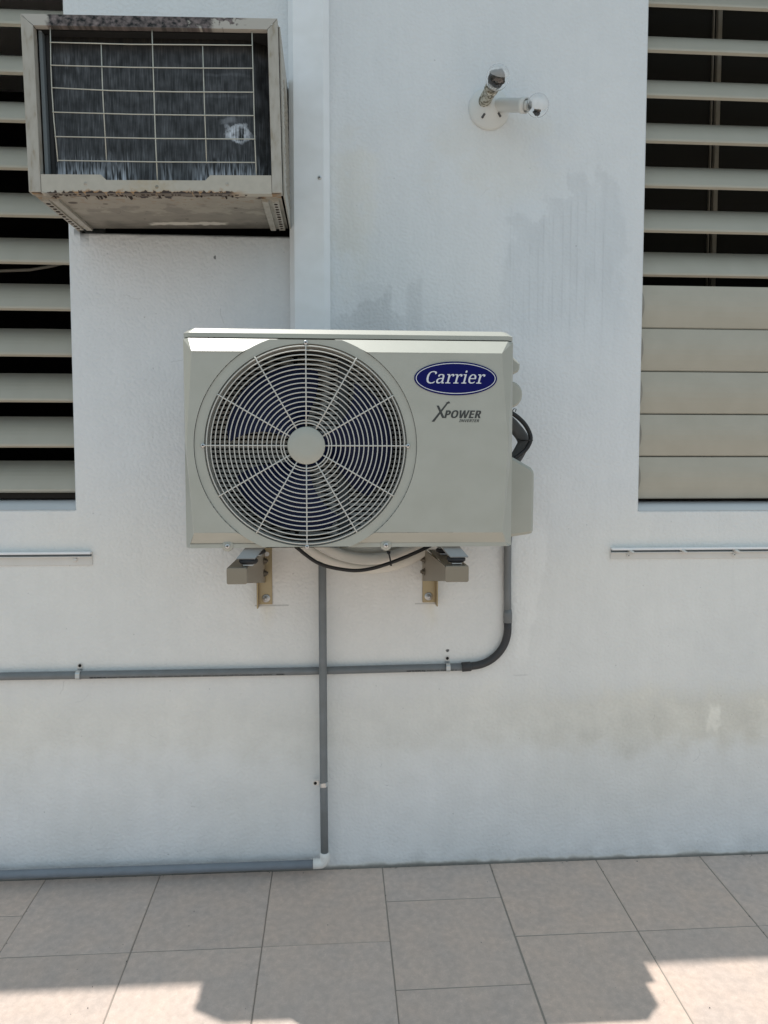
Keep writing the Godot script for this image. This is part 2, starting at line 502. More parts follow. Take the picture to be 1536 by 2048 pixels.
func make_materials() -> void:
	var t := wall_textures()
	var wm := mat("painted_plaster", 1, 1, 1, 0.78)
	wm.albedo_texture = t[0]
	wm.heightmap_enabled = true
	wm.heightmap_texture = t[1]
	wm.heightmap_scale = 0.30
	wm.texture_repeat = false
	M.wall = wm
	M.plain_wall = mat("plain_plaster", 0.78, 0.785, 0.79, 0.8)
	var grain := bump(256, 256, noise(21, 0.06, 3), noise(22, 0.2, 2), 0.5)
	var dust := NoiseTexture2D.new()
	dust.width = 512; dust.height = 512; dust.seamless = true
	dust.noise = noise(23, 0.012, 5)
	var ramp := Gradient.new()
	ramp.set_color(0, Color(0.90, 0.895, 0.88)); ramp.set_color(1, Color(1, 1, 1))
	dust.color_ramp = ramp
	var worn := NoiseTexture2D.new()
	worn.width = 512; worn.height = 512; worn.seamless = true
	worn.noise = noise(25, 0.02, 5)
	var ramp3 := Gradient.new()
	ramp3.offsets = PackedFloat32Array([0.0, 0.33, 0.45, 1.0])
	ramp3.colors = PackedColorArray([Color(0.80, 0.76, 0.69), Color(0.93, 0.92, 0.90), Color(0.95, 0.945, 0.93), Color(1, 1, 1)])
	worn.color_ramp = ramp3
	var faint := NoiseTexture2D.new()
	faint.width = 512; faint.height = 512; faint.seamless = true
	faint.noise = noise(24, 0.008, 4)
	var ramp2 := Gradient.new()
	ramp2.set_color(0, Color(0.965, 0.962, 0.955)); ramp2.set_color(1, Color(1, 1, 1))
	faint.color_ramp = ramp2
	for spec in [["slat", 0.465, 0.436, 0.362, 0.45], ["alum", 0.32, 0.30, 0.26, 0.5], ["old_paint", 0.47, 0.445, 0.40, 0.55], ["unit", 0.445, 0.450, 0.398, 0.42], ["trunk", 0.885, 0.905, 0.925, 0.4], ["pipe", 0.195, 0.212, 0.222, 0.5], ["low_pipe", 0.215, 0.245, 0.285, 0.5], ["bend", 0.045, 0.046, 0.05, 0.55], ["rail", 0.72, 0.71, 0.68, 0.6], ["hose", 0.74, 0.72, 0.66, 0.6]]:
		var m := mat(spec[0], spec[1], spec[2], spec[3], spec[4])
		m.albedo_texture = faint if spec[0] in ["trunk", "unit", "rail", "hose", "slat"] else dust
		m.uv1_triplanar = true
		m.uv1_world_triplanar = true
		m.uv1_scale = Vector3.ONE * 2.3
		if spec[0] == "old_paint":
			m.albedo_texture = worn
			m.uv1_scale = Vector3(5.0, 1.6, 3.0)
		M[spec[0]] = m
	M.unit.clearcoat_enabled = true
	M.unit.clearcoat = 0.25
	M.unit.clearcoat_roughness = 0.3
	M.tile = []
	var tt := tile_texture()
	var r := RandomNumberGenerator.new()
	r.seed = 77
	for i in 8:
		var tint := r.randf_range(0.955, 1.03)
		var red := r.randf_range(-0.02, 0.03)
		var tm := mat("glazed_tile", tint * (1.0 + red), tint, tint * (1.0 - red), r.randf_range(0.42, 0.52))
		tm.albedo_texture = tt
		tm.uv1_triplanar = true
		tm.uv1_world_triplanar = true
		tm.uv1_scale = Vector3.ONE * 1.15
		tm.uv1_offset = Vector3(r.randf(), r.randf(), r.randf())
		tm.heightmap_enabled = true
		tm.heightmap_texture = grain
		tm.heightmap_scale = 0.03
		M.tile.append(tm)
	M.grout = mat("grout", 0.30, 0.265, 0.23, 0.9)
	M.ground = mat("far_ground", 0.20, 0.19, 0.165, 0.8)
	M.galv = mat("galvanised", 0.62, 0.63, 0.63, 0.32, 0.9)
	M.clip = mat("zinc_clip", 0.58, 0.60, 0.60, 0.34, 0.85)
	M.steel = mat("stainless", 0.42, 0.335, 0.21, 0.36, 0.85)
	M.steel_dull = mat("stainless_arm", 0.30, 0.265, 0.21, 0.45, 0.7)
	for k in ["steel", "steel_dull"]:
		M[k].heightmap_enabled = true
		M[k].heightmap_texture = grain
		M[k].heightmap_scale = 0.01
		M[k].uv1_triplanar = true
		M[k].uv1_scale = Vector3(14, 2, 14)
	M.dark_bolt = mat("shaded_bolt", 0.16, 0.14, 0.11, 0.5, 0.8)  # the bolts' shadow is put into this darker colour
	M.foot = mat("zinc_foot", 0.36, 0.365, 0.36, 0.5, 0.6)
	M.black = mat("black_plastic", 0.012, 0.012, 0.013, 0.45)
	M.rubber = mat("rubber", 0.02, 0.02, 0.022, 0.7)
	M.foam = mat("grey_lagging", 0.10, 0.10, 0.10, 0.85)
	M.hole = mat("hole", 0.006, 0.006, 0.006, 0.9)
	M.navy = mat("fan_blue", 0.008, 0.014, 0.058, 0.45)
	M.badge = mat("badge_blue", 0.004, 0.006, 0.105, 0.4)
	M.navy.metallic_specular = 0.35
	M.badge.metallic_specular = 0.25
	M.white_print = mat("white_print", 0.72, 0.74, 0.78, 0.4)
	M.grey_print = mat("grey_print", 0.045, 0.048, 0.045, 0.5)
	M.wire = mat("coated_wire", 0.58, 0.575, 0.535, 0.4)
	M.guard_wire = mat("guard_wire", 0.55, 0.54, 0.47, 0.5)
	M.coil_dark = mat("fin_dark", 0.02, 0.02, 0.02, 0.7)
	M.rear = mat("rear_slat", 0.68, 0.675, 0.62, 0.5)
	M.lining = mat("lining", 0.05, 0.05, 0.05, 0.6)
	M.motor = mat("motor", 0.10, 0.11, 0.115, 0.4)
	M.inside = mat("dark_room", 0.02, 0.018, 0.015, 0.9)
	M.screen = mat("insect_screen", 0.012, 0.0115, 0.009, 0.85)
	M.wood = mat("brown_frame", 0.055, 0.042, 0.03, 0.6)
	M.elbow = mat("white_pvc", 0.76, 0.75, 0.72, 0.35)
	M.socket = mat("white_socket", 0.72, 0.72, 0.69, 0.5)
	var crust_t := NoiseTexture2D.new()
	crust_t.width = 256; crust_t.height = 256; crust_t.seamless = true
	crust_t.noise = noise(81, 0.03, 4)
	var cg := Gradient.new()
	cg.offsets = PackedFloat32Array([0.0, 0.42, 0.5, 1.0])
	cg.colors = PackedColorArray([Color(0.22, 0.2, 0.15), Color(0.42, 0.39, 0.31), Color(0.75, 0.74, 0.68), Color(0.9, 0.9, 0.88)])
	crust_t.color_ramp = cg
	M.crust = mat("weathered_socket", 1, 1, 1, 0.7)
	M.crust.albedo_texture = crust_t
	M.crust.uv1_triplanar = true
	M.crust.uv1_scale = Vector3.ONE * 12.0
	var g := mat("bulb_glass", 1.0, 1.0, 1.0, 0.02)
	g.refraction_enabled = true
	g.refraction_scale = 0.05
	g.albedo_color.a = 0.0
	M.glass = g
	M.film = mat("sheen_film", 0.92, 0.93, 0.93, 0.6)  # pale veil that carries the sheen of the glass
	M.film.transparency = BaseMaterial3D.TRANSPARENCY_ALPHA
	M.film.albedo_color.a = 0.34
	M.debris = mat("dead_insects", 0.014, 0.008, 0.006, 0.7)
	M.coil = mat("condenser_fins", 1, 1, 1, 0.55)
	M.coil.albedo_texture = coil_texture()
	M.grime = mat("mouldy_paint", 1, 1, 1, 0.65)
	M.grime.albedo_texture = grime_texture()
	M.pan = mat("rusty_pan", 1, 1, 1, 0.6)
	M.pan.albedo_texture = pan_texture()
	M.lip = mat("rusty_lip", 1, 1, 1, 0.6)
	M.lip.albedo_texture = lip_texture()
	M.rust = mat("rust", 0.028, 0.015, 0.010, 0.9)
	M.side_plate = mat("coil_end_plate", 0.15, 0.17, 0.18, 0.5)

# ------------------------------------------------------------------ the setting
func make_floor() -> void:
	var f := MeshInstance3D.new()
	f.name = "floor"
	f.set_meta("kind", "structure")
	add_child(f)
	f.rotation_degrees.x = FLOOR_TILT
	var st := new_st()
	box(st, Vector3(-2.9, -0.06, -0.03), Vector3(2.9, -0.0018, 3.0))
	st.generate_normals()
	f.mesh = st.commit()
	f.material_override = M.grout
	var pitch := 0.3275
	var r := RandomNumberGenerator.new()
	r.seed = 3
	var cache := {}
	for c in range(-8, 8):
		var first := 0.16 if posmod(c, 4) == 0 else 0.32
		var x0 := 0.137 + pitch * c
		var z0 := 0.001
		var z1 := first
		var gap_l := r.randf_range(0.0009, 0.0018)
		var gap_r := 0.0030 if c == 0 else r.randf_range(0.0009, 0.0018)
		while z0 < 2.6:
			var key := "%d %.3f" % [c, z1 - z0]
			if not cache.has(key):
				var ts := new_st()
				box(ts, Vector3(-pitch / 2 + gap_l, -0.012, 0.0012), Vector3(pitch / 2 - gap_r, 0.0, z1 - z0 - 0.0012), 0.0014)
				ts.generate_normals()
				cache[key] = ts.commit()
			var lift := r.randf_range(-0.0009, 0.0009)
			var xf := Transform3D(Basis.from_euler(Vector3(r.randf_range(-0.0012, 0.0012), r.randf_range(-0.0025, 0.0025), r.randf_range(-0.0012, 0.0012))), Vector3(x0 + pitch / 2, lift, z0))
			same(cache[key], "tile", M.tile[r.randi() % M.tile.size()], f, xf)
			z0 = z1
			z1 = z0 + 0.326
	var gm := MultiMesh.new()
	gm.transform_format = MultiMesh.TRANSFORM_3D
	var crumb := SphereMesh.new()
	crumb.radius = 0.5
	crumb.height = 0.8
	crumb.radial_segments = 6
	crumb.rings = 3
	gm.mesh = crumb
	gm.instance_count = 420
	for i in 420:
		var gx := r.randf_range(-1.5, 1.7)
		var gz := r.randf_range(0.004, 1.2)
		if i % 3 == 0:
			gz = 0.003 + 0.02 * r.randf() * r.randf()      # swept against the foot of the wall
		elif i % 3 == 1:
			gx = 0.137 + pitch * r.randi_range(-4, 4) + r.randf_range(-0.004, 0.004)
		var size := 0.0011 + 0.0022 * pow(r.randf(), 4.0)
		gm.set_instance_transform(i, Transform3D(Basis.from_euler(Vector3(r.randf() * 6.0, r.randf() * 6.0, 0)).scaled(Vector3(size, size * 0.7, size * 1.2)), Vector3(gx, size * 0.25 + 0.0006, gz)))
	var grit := MultiMeshInstance3D.new()
	grit.name = "grit"
	grit.multimesh = gm
	grit.material_override = M.foam
	grit.set_meta("kind", "stuff")
	f.add_child(grit, true)
	# unseen ground past the terrace, kept dark to limit bounce on the wall
	var gs := new_st()
	quad(gs, Vector3(-300, 0, -300), Vector3(300, 0, -300), Vector3(300, 0, 300), Vector3(-300, 0, 300), Vector3(0, -5, 0))
	var g := put(gs, "ground", M.ground, self)
	g.position.y = -0.20
	g.set_meta("kind", "structure")

func wall_uv(p: Vector3) -> Vector2:
	return Vector2((p.x + 1.3) / 2.8, (3.6 - p.y) / 3.62)

func uv_quad(st: SurfaceTool, a: Vector3, b: Vector3, c: Vector3, d: Vector3, inside: Vector3) -> void:
	var flip := (b - a).cross(c - a).dot(a - inside) > 0.0
	for p in ([a, c, b, a, d, c] if flip else [a, b, c, a, c, d]):
		st.set_uv(wall_uv(p))
		st.add_vertex(p)

func make_building() -> Node3D:
	var b := thing("building", "white plastered building wall with two louvre windows behind the air conditioners", "building")
	var holes := [Rect2(-1.75, 1.0784, 1.0145, 1.70), Rect2(0.9035, 1.069, 1.05, 1.70), Rect2(-0.699, 1.851, 0.58, 0.40)]
	var xs := [-3.2, -1.75, -1.3, -0.7355, -0.699, -0.119, 0.9035, 1.5, 1.9535, 3.4]
	var ys := [-0.06, 1.069, 1.0784, 1.851, 2.251, 2.769, 2.7784, 3.6]
	var e := 0.004
	var st := new_st()
	var far := new_st()
	var far2 := new_st()
	var back := Vector3(0, 1, -5)
	for i in xs.size() - 1:
		for j in ys.size() - 1:
			var c := Vector2((xs[i] + xs[i + 1]) / 2.0, (ys[j] + ys[j + 1]) / 2.0)
			if holes.any(func(hr: Rect2) -> bool: return hr.has_point(c)):
				continue
			# keep off the chamfer round each opening
			var lo := Vector2(xs[i], ys[j])
			var hi := Vector2(xs[i + 1], ys[j + 1])
			for hr in holes:
				var grown: Rect2 = hr.grow(e)
				if lo.y < hr.end.y and hi.y > hr.position.y:
					if absf(hi.x - hr.position.x) < 1e-5: hi.x = grown.position.x
					if absf(lo.x - hr.end.x) < 1e-5: lo.x = grown.end.x
				if lo.x < hr.end.x and hi.x > hr.position.x:
					if absf(hi.y - hr.position.y) < 1e-5: hi.y = grown.position.y
					if absf(lo.y - hr.end.y) < 1e-5: lo.y = grown.end.y
			var s := far if c.x < -1.3 else (far2 if c.x > 1.5 else st)
			uv_quad(s, v3(lo, 0), Vector3(hi.x, lo.y, 0), v3(hi, 0), Vector3(lo.x, hi.y, 0), back)
	for hr in holes:
		var q: Array[Vector2] = [hr.position, Vector2(hr.end.x, hr.position.y), hr.end, Vector2(hr.position.x, hr.end.y)]
		var gq: Rect2 = hr.grow(e)
		var g: Array[Vector2] = [gq.position, Vector2(gq.end.x, gq.position.y), gq.end, Vector2(gq.position.x, gq.end.y)]
		var mid := v3(hr.get_center(), 0.5)
		for k in 4:
			var l := (k + 1) % 4
			var away: Vector3 = v3((q[k] + q[l]) - hr.get_center(), -0.5)
			uv_quad(st, v3(g[k], 0), v3(g[l], 0), v3(q[l], -e), v3(q[k], -e), away)
			uv_quad(st, v3(q[k], -e), v3(q[l], -e), v3(q[l], -0.22), v3(q[k], -0.22), v3((q[k] + q[l]) - hr.get_center(), -0.1))
		# corner pieces of the chamfer
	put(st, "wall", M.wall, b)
	put(far, "wall", M.plain_wall, b)
	put(far2, "wall", M.plain_wall, b)
	# inner leaf with the same openings, and the room behind
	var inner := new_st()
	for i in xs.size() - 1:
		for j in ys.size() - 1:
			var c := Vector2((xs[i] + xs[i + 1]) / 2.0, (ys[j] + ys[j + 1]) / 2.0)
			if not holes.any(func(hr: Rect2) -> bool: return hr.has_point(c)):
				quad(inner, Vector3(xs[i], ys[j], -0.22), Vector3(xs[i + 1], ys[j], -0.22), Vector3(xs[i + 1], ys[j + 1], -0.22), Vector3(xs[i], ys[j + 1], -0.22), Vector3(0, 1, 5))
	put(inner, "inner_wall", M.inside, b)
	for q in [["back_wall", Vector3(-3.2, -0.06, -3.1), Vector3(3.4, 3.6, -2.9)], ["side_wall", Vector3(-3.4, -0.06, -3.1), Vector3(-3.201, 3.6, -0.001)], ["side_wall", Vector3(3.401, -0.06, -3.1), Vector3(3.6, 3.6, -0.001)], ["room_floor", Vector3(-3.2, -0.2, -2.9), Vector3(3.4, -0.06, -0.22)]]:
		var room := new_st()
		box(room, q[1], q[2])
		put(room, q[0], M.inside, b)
	var roof := new_st()
	box(roof, Vector3(-3.5, 3.602, -3.2), Vector3(3.7, 3.72, 0.047), 0.006)
	put(roof, "roof", M.plain_wall, b)
	return b

func blade_mesh(chord: float, length: float) -> ArrayMesh:
	# back edge at the origin, front edge at +chord along x of the profile; the blade runs along X
	var prof := PackedVector2Array()
	for i in 9:
		var u := i / 8.0
		prof.append(Vector2(u * chord, 0.010 * sin(PI * u)))
	prof.append(Vector2(chord + 0.004, -0.004))
	prof.append(Vector2(chord + 0.001, -0.013))
	prof.append(Vector2(chord - 0.003, -0.012))
	prof.append(Vector2(chord - 0.004, -0.004))
	for i in 8:
		var u := 1.0 - (i + 1) / 8.0
		prof.append(Vector2(u * (chord - 0.004), 0.010 * sin(PI * u) - 0.0035))
	var st := new_st()
	extrude(st, prof, 0.0, length, 0.0)
	st.generate_normals()
	return st.commit()

func blade_end_mesh(at: float, inward: float) -> ArrayMesh:
	var st := new_st()
	var n := 10
	for i in n:
		var p: Array[Vector3] = []
		for k in [i, i + 1]:
			var u: float = float(k) / n
			var base := Vector3(u * 0.123, 0.010 * sin(PI * u) + 0.0016, 0)
			p.append(base + Vector3(0, 0, at))
			p.append(base + Vector3(0, -0.0005, at + inward * (0.002 + 0.011 * sin(PI * u))))
			p.append(base + Vector3(0, -0.006, at))
		quad(st, p[0], p[3], p[4], p[1], Vector3(0.06, -1, at))
		quad(st, p[0], p[3], p[5], p[2], Vector3(0.06, 0, at + inward))
	st.generate_normals()
	return st.commit()

func make_window(b: Node3D, called_label: String, x_in: float, dir: float, sill: float, open_from: float, count: int, closed: int, closed_from: float) -> void:
	# x_in: the jamb that shows, dir: which way the window runs from it
	var w := Node3D.new()
	w.name = "louvre_window"
	w.set_meta("label", called_label)
	b.add_child(w, true)
	var length := 1.0
	var mesh := blade_mesh(0.122, length)
	var rr := RandomNumberGenerator.new()
	rr.seed = int(absf(x_in) * 1000)
	for i in count + closed:
		var shut := i < closed
		var a := deg_to_rad(91.0 if shut else 43.5 + rr.randf_range(-1.2, 1.2))
		var y := closed_from + 0.128 * i if shut else open_from + 0.1297 * (i - closed)
		# profile x (back to front) goes down and forward; profile y (outward) goes up and forward; extrusion goes along X
		var fx := Vector3(0, -sin(a), cos(a))
		var fy := Vector3(0, cos(a), sin(a))
		var bs := Basis(fx, fy, fx.cross(fy))
		var tip := Vector3(0, y, -0.045)
		var x0 := x_in + (0.004 if dir > 0 else -0.004)
		var origin := tip - fx * 0.122
		var run := bs.z.x      # +1 or -1: where the extrusion goes
		origin.x = x0 if run * dir > 0 else x0 + dir * length
		same(mesh, "louvre_blade", M.slat, w, Transform3D(bs, origin))
		# dark end plate: a clip on closed blades, painted end shade on open ones
		var ce: float = 0.002 if run * dir > 0 else length - 0.002
		same(blade_end_mesh(ce, 1.0 if run * dir > 0 else -1.0), "blade_end_plate", M.alum, w, Transform3D(bs, origin))
	var st := new_st()
	var s := PackedVector2Array([Vector2(-0.001, sill + 0.0005), Vector2(-0.075, sill + 0.024), Vector2(-0.22, sill + 0.026), Vector2(-0.22, sill + 0.0005)])
	var xa := x_in + dir * 0.001
	var xb := x_in + dir * 1.012
	for k in 4:
		var p := s[k]
		var q := s[(k + 1) % 4]
		quad(st, Vector3(xa, p.y, p.x), Vector3(xb, p.y, p.x), Vector3(xb, q.y, q.x), Vector3(xa, q.y, q.x), Vector3((xa + xb) / 2, sill + 0.012, -0.14))
	put(st, "sill", M.plain_wall, w)
	var fr := new_st()
	box(fr, Vector3(minf(xa, xb), sill + 0.027, -0.17), Vector3(maxf(xa, xb), sill + 0.05, -0.115), 0.002)
	put(fr, "bottom_frame", M.wood, w)
	var jm := new_st()
	var j0 := x_in + dir * 0.0015
	box(jm, Vector3(minf(j0, j0 + dir * 0.006), sill + 0.052, -0.2), Vector3(maxf(j0, j0 + dir * 0.006), sill + 1.66, -0.10))
	put(jm, "jamb", M.alum, w)

func make_windows(b: Node3D) -> void:
	make_window(b, "open louvre window at the left, partly behind the rusty window unit", -0.7355, -1.0, 1.0784, 1.1365, 12, 0, 0.0)
	make_window(b, "louvre window at the right edge, its five lowest blades closed", 0.9035, 1.0, 1.069, 1.7805, 8, 5, 1.108)
	var w: Node3D = b.get_child(b.get_child_count() - 1)
	var st := new_st()
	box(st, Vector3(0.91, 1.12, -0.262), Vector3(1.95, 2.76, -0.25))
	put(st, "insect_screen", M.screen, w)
	var m := new_st()
	box(m, Vector3(1.229, 1.12, -0.249), Vector3(1.244, 2.76, -0.232), 0.002)
	put(m, "mullion", M.alum, w)
	var m2 := new_st()
	box(m2, Vector3(1.218, 1.12, -0.2495), Vector3(1.2215, 2.76, -0.24))
	put(m2, "mullion", M.alum, w)
	var lw: Node3D = b.get_child(b.get_child_count() - 2)
	var c := new_st(true)
	tube(c, [Vector3(-1.45, 1.85, -0.42), Vector3(-1.25, 1.842, -0.42), Vector3(-1.1, 1.842, -0.4), Vector3(-1.0, 1.847, -0.4), Vector3(-0.93, 1.86, -0.4), Vector3(-0.87, 1.876, -0.4), Vector3(-0.78, 1.90, -0.4)], 0.005, 8)
	put(c, "cable", M.alum, lw)

# ------------------------------------------------------------------ outdoor unit
func shell_piece(st: SurfaceTool, poly: PackedVector2Array, z_of: Callable, cut: PackedVector2Array) -> void:
	for p in Geometry2D.clip_polygons(poly, cut):
		if Geometry2D.is_polygon_clockwise(p):
			continue
		var id := Geometry2D.triangulate_polygon(p)
		for k in range(0, id.size(), 3):
			var a := v3(p[id[k]], z_of.call(p[id[k]]))
			tri(st, a, v3(p[id[k + 1]], z_of.call(p[id[k + 1]])), v3(p[id[k + 2]], z_of.call(p[id[k + 2]])), a - Vector3(0, 0, 1))

func plane_z(a: Vector3, b: Vector3, c: Vector3) -> Callable:
	var n := (b - a).cross(c - a)
	return func(p: Vector2) -> float: return a.z - (n.x * (p.x - a.x) + n.y * (p.y - a.y)) / n.z

func face(st: SurfaceTool, pts: Array, cut: PackedVector2Array) -> void:
	var poly := PackedVector2Array()
	for p in pts:
		poly.append(Vector2(p.x, p.y))
	if Geometry2D.is_polygon_clockwise(poly):
		poly.reverse()
	shell_piece(st, poly, plane_z(pts[0], pts[1], pts[2]), cut)

func screw(parent: Node, at: Vector3, r := 0.0055) -> void:
	var st := new_st(true)
	lathe(st, at, Vector3.BACK, [[-0.002, r], [0.0012, r], [0.003, r * 0.75], [0.0036, r * 0.25]], 14)
	var o := put(st, "screw", M.galv, parent)
	var c := new_st()
	for a in [0.4, 0.4 + PI / 2]:
		var d := Vector3(cos(a), sin(a), 0)
		tube(c, [at + Vector3(0, 0, 0.0034) - d * r * 0.5, at + Vector3(0, 0, 0.0034) + d * r * 0.5], r * 0.14, 4)
	put(c, "cross_slot", M.hole, o)

func make_outdoor_unit() -> void:
	var u := thing("outdoor_air_conditioner", "new beige outdoor air conditioner with round fan grille and blue oval badge", "air conditioner", Vector3(0, 0.02083, 0.03728))
	u.scale = Vector3.ONE * 0.98266      # cabinet 0.75 m wide, hung 0.16 m clear of the wall
	var F := 0.42
	var E := 0.376
	var lx := -0.3520
	var rx := 0.4282
	var y0 := 1.0105
	var y1 := 1.4988
	var cut := circle(FAN, 0.2575, 128)
	# --- front cover: flat face with slanted borders
	var st := new_st()
	var tl := Vector3(-0.3248, 1.4642, F)
	var tr := Vector3(0.3915, 1.4660, F)
	var ml := Vector3(-0.3395, 1.2500, F)
	var mr := Vector3(0.4085, 1.2500, F)
	var bl := Vector3(-0.3256, 1.0482, F)
	var br := Vector3(0.3970, 1.0455, F)
	var cx := FAN.x
	face(st, [tl, Vector3(cx, tl.y, F), Vector3(cx, bl.y, F), bl, ml], cut)
	face(st, [Vector3(cx, tl.y, F), tr, mr, br, Vector3(cx, bl.y, F)], cut)
	var otl := Vector3(-0.3385, y1, 0.388)
	var otr := Vector3(0.4130, y1, 0.388)
	face(st, [otl, otr, tr, tl], cut)
	var obl := Vector3(-0.3385, 1.020, 0.400)
	var obr := Vector3(0.4090, 1.020, 0.400)
	face(st, [bl, br, obr, obl], cut)
	face(st, [obl, obr, Vector3(0.4150, y0, 0.400), Vector3(-0.3400, y0, 0.400)], cut)
	for s in [[otl, tl, ml, bl, obl, lx], [otr, tr, mr, br, obr, rx]]:
		var ox: float = s[5]
		var e1 := Vector3(ox, y1, E)
		var e2 := Vector3(ox, 1.250, E)
		var e3 := Vector3(ox, y0, E)
		var inn := Vector3(0.03, 1.25, 0.2)
		tri(st, s[0], s[1], e1, inn)
		quad(st, e1, s[1], s[2], e2, inn)
		quad(st, e2, s[2], s[3], e3, inn)
		tri(st, s[3], s[4], e3, inn)
		tri(st, s[4], Vector3(0.4150 if ox > 0 else -0.3400, y0, 0.400), e3, inn)
		quad(st, e1, e3, Vector3(ox, y0, 0.34), Vector3(ox, y1, 0.34), inn)
	# the ledge under the lid
	quad(st, Vector3(lx, y1, E), otl, Vector3(otl.x, y1, 0.35), Vector3(lx, y1, 0.35), Vector3(0, 1.2, 0.3))
	quad(st, otl, otr, Vector3(otr.x, y1, 0.35), Vector3(otl.x, y1, 0.35), Vector3(0, 1.2, 0.3))
	quad(st, otr, Vector3(rx, y1, E), Vector3(rx, y1, 0.35), Vector3(otr.x, y1, 0.35), Vector3(0, 1.2, 0.3))
	quad(st, Vector3(lx, y0, E), Vector3(rx, y0, E), Vector3(rx, y0, 0.34), Vector3(lx, y0, 0.34), Vector3(0, 1.2, 0.3))
	quad(st, Vector3(lx, y0, E), Vector3(rx, y0, E), Vector3(0.415, y0, 0.4), Vector3(-0.34, y0, 0.4), Vector3(0, 1.2, 0.3))
	put(st, "front_cover", M.unit, u)
	# --- cabinet behind it
	for q in [["side_panel", Vector3(lx + 0.004, 1.018, 0.13), Vector3(lx + 0.007, 1.488, 0.374)], ["side_panel", Vector3(rx - 0.009, 1.018, 0.13), Vector3(rx - 0.006, 1.488, 0.374)], ["base_tray", Vector3(lx + 0.004, 1.0135, 0.13), Vector3(rx - 0.006, 1.0175, 0.374)], ["partition", Vector3(0.20, 1.018, 0.131), Vector3(0.203, 1.488, 0.374)]]:
		var cb := new_st()
		box(cb, q[1], q[2])
		put(cb, q[0], M.unit, u)
	for q in [["condenser", Vector3(lx + 0.0075, 1.018, 0.131), Vector3(0.1995, 1.488, 0.134)], ["lining", Vector3(lx + 0.0075, 1.0178, 0.135), Vector3(lx + 0.0085, 1.488, 0.372)], ["lining", Vector3(0.1975, 1.018, 0.135), Vector3(0.1995, 1.488, 0.372)], ["lining", Vector3(lx + 0.009, 1.0178, 0.135), Vector3(0.197, 1.0190, 0.372)], ["lining", Vector3(lx + 0.009, 1.4865, 0.135), Vector3(0.197, 1.4885, 0.345)]]:
		var ins := new_st()
		box(ins, q[1], q[2])
		put(ins, q[0], M.coil_dark if q[0] == "condenser" else M.lining, u)
	# --- lid
	var ld := new_st()
	var rows := [[0.5020, 0.000, 0.3855], [0.5118, 0.000, 0.386], [0.5245, 0.013, 0.372], [0.5268, 0.030, 0.350]]
	var prev: Array[Vector3] = []
	for r_ in rows:
		var ins_: float = r_[1]
		var yy: float = 1.0 + r_[0]
		var cur: Array[Vector3] = [Vector3(lx + 0.001 + ins_, yy, 0.12 + ins_), Vector3(lx + 0.001 + ins_, yy, r_[2] - 0.012), Vector3(lx + 0.014 + ins_, yy, r_[2]), Vector3(rx - 0.014 - ins_, yy, r_[2]), Vector3(rx - 0.001 - ins_, yy, r_[2] - 0.012), Vector3(rx - 0.001 - ins_, yy, 0.12 + ins_)]
		if prev.size():
			for k in 6:
				quad(ld, prev[k], prev[(k + 1) % 6], cur[(k + 1) % 6], cur[k], Vector3(0.037, 1.510, 0.27))
		else:
			for k in range(1, 5):
				tri(ld, cur[0], cur[k], cur[k + 1], Vector3(0, 2, 0.2))
		prev = cur
	for k in range(1, 5):
		tri(ld, prev[0], prev[k], prev[k + 1], Vector3(0, 1, 0.2))
	put(ld, "lid", M.unit, u)
	# --- ring round the fan, cut off flush at the top and bottom
	var rg := new_st()
	var band := PackedVector2Array([Vector2(-0.6, 1.0140), Vector2(0.5, 1.0140), Vector2(0.5, 1.4930), Vector2(-0.6, 1.4930)])
	for half in [0, 1]:
		var p := PackedVector2Array()
		for i in 65:
			p.append(FAN + Vector2.from_angle(-PI / 2 + PI * i / 64 + PI * half) * 0.2568)
		for i in 65:
			p.append(FAN + Vector2.from_angle(PI / 2 - PI * i / 64 + PI * half) * 0.2345)
		for q in Geometry2D.intersect_polygons(p, band):
			extrude(rg, q, 0.385, 0.4172)
	put(rg, "fan_ring", M.unit, u)
	var throat := new_st(true)
	for i in 96:
		var a := Vector2.from_angle(TAU * i / 96)
		var b := Vector2.from_angle(TAU * (i + 1) / 96)
		var c := v3(FAN + (a + b) * 0.35, 0.39)
		quad(throat, v3(FAN + a * 0.2346, 0.4168), v3(FAN + b * 0.2346, 0.4168), v3(FAN + b * 0.229, 0.372), v3(FAN + a * 0.229, 0.372), c)
	put(throat, "fan_throat", M.unit, u)
	# --- rear guard, motor and fan
	var gd := new_st()
	var y := 1.024
	while y < 1.48:
		for seg in [[-0.33, -0.105], [-0.095, 0.016], [0.036, 0.19]]:
			box(gd, Vector3(seg[0], y, 0.205), Vector3(seg[1], y + 0.0075, 0.211))
		y += 0.0125
	put(gd, "rear_guard", M.rear, u).set_meta("kind", "stuff")
	var mo := new_st()
	box(mo, Vector3(0.009, 1.02, 0.212), Vector3(0.036, 1.486, 0.225), 0.002)
	lathe(mo, v3(FAN, 0.18), Vector3.BACK, [[0.0, 0.0], [0.0, 0.05], [0.07, 0.05], [0.08, 0.02], [0.08, 0.0]], 24)
	put(mo, "fan_motor", M.motor, u)
	var fan := new_st(true)
	lathe(fan, v3(FAN, 0.27), Vector3.BACK, [[0.0, 0.048], [0.06, 0.046], [0.07, 0.03], [0.072, 0.0]], 32)
	var f := put(fan, "fan", M.navy, u)
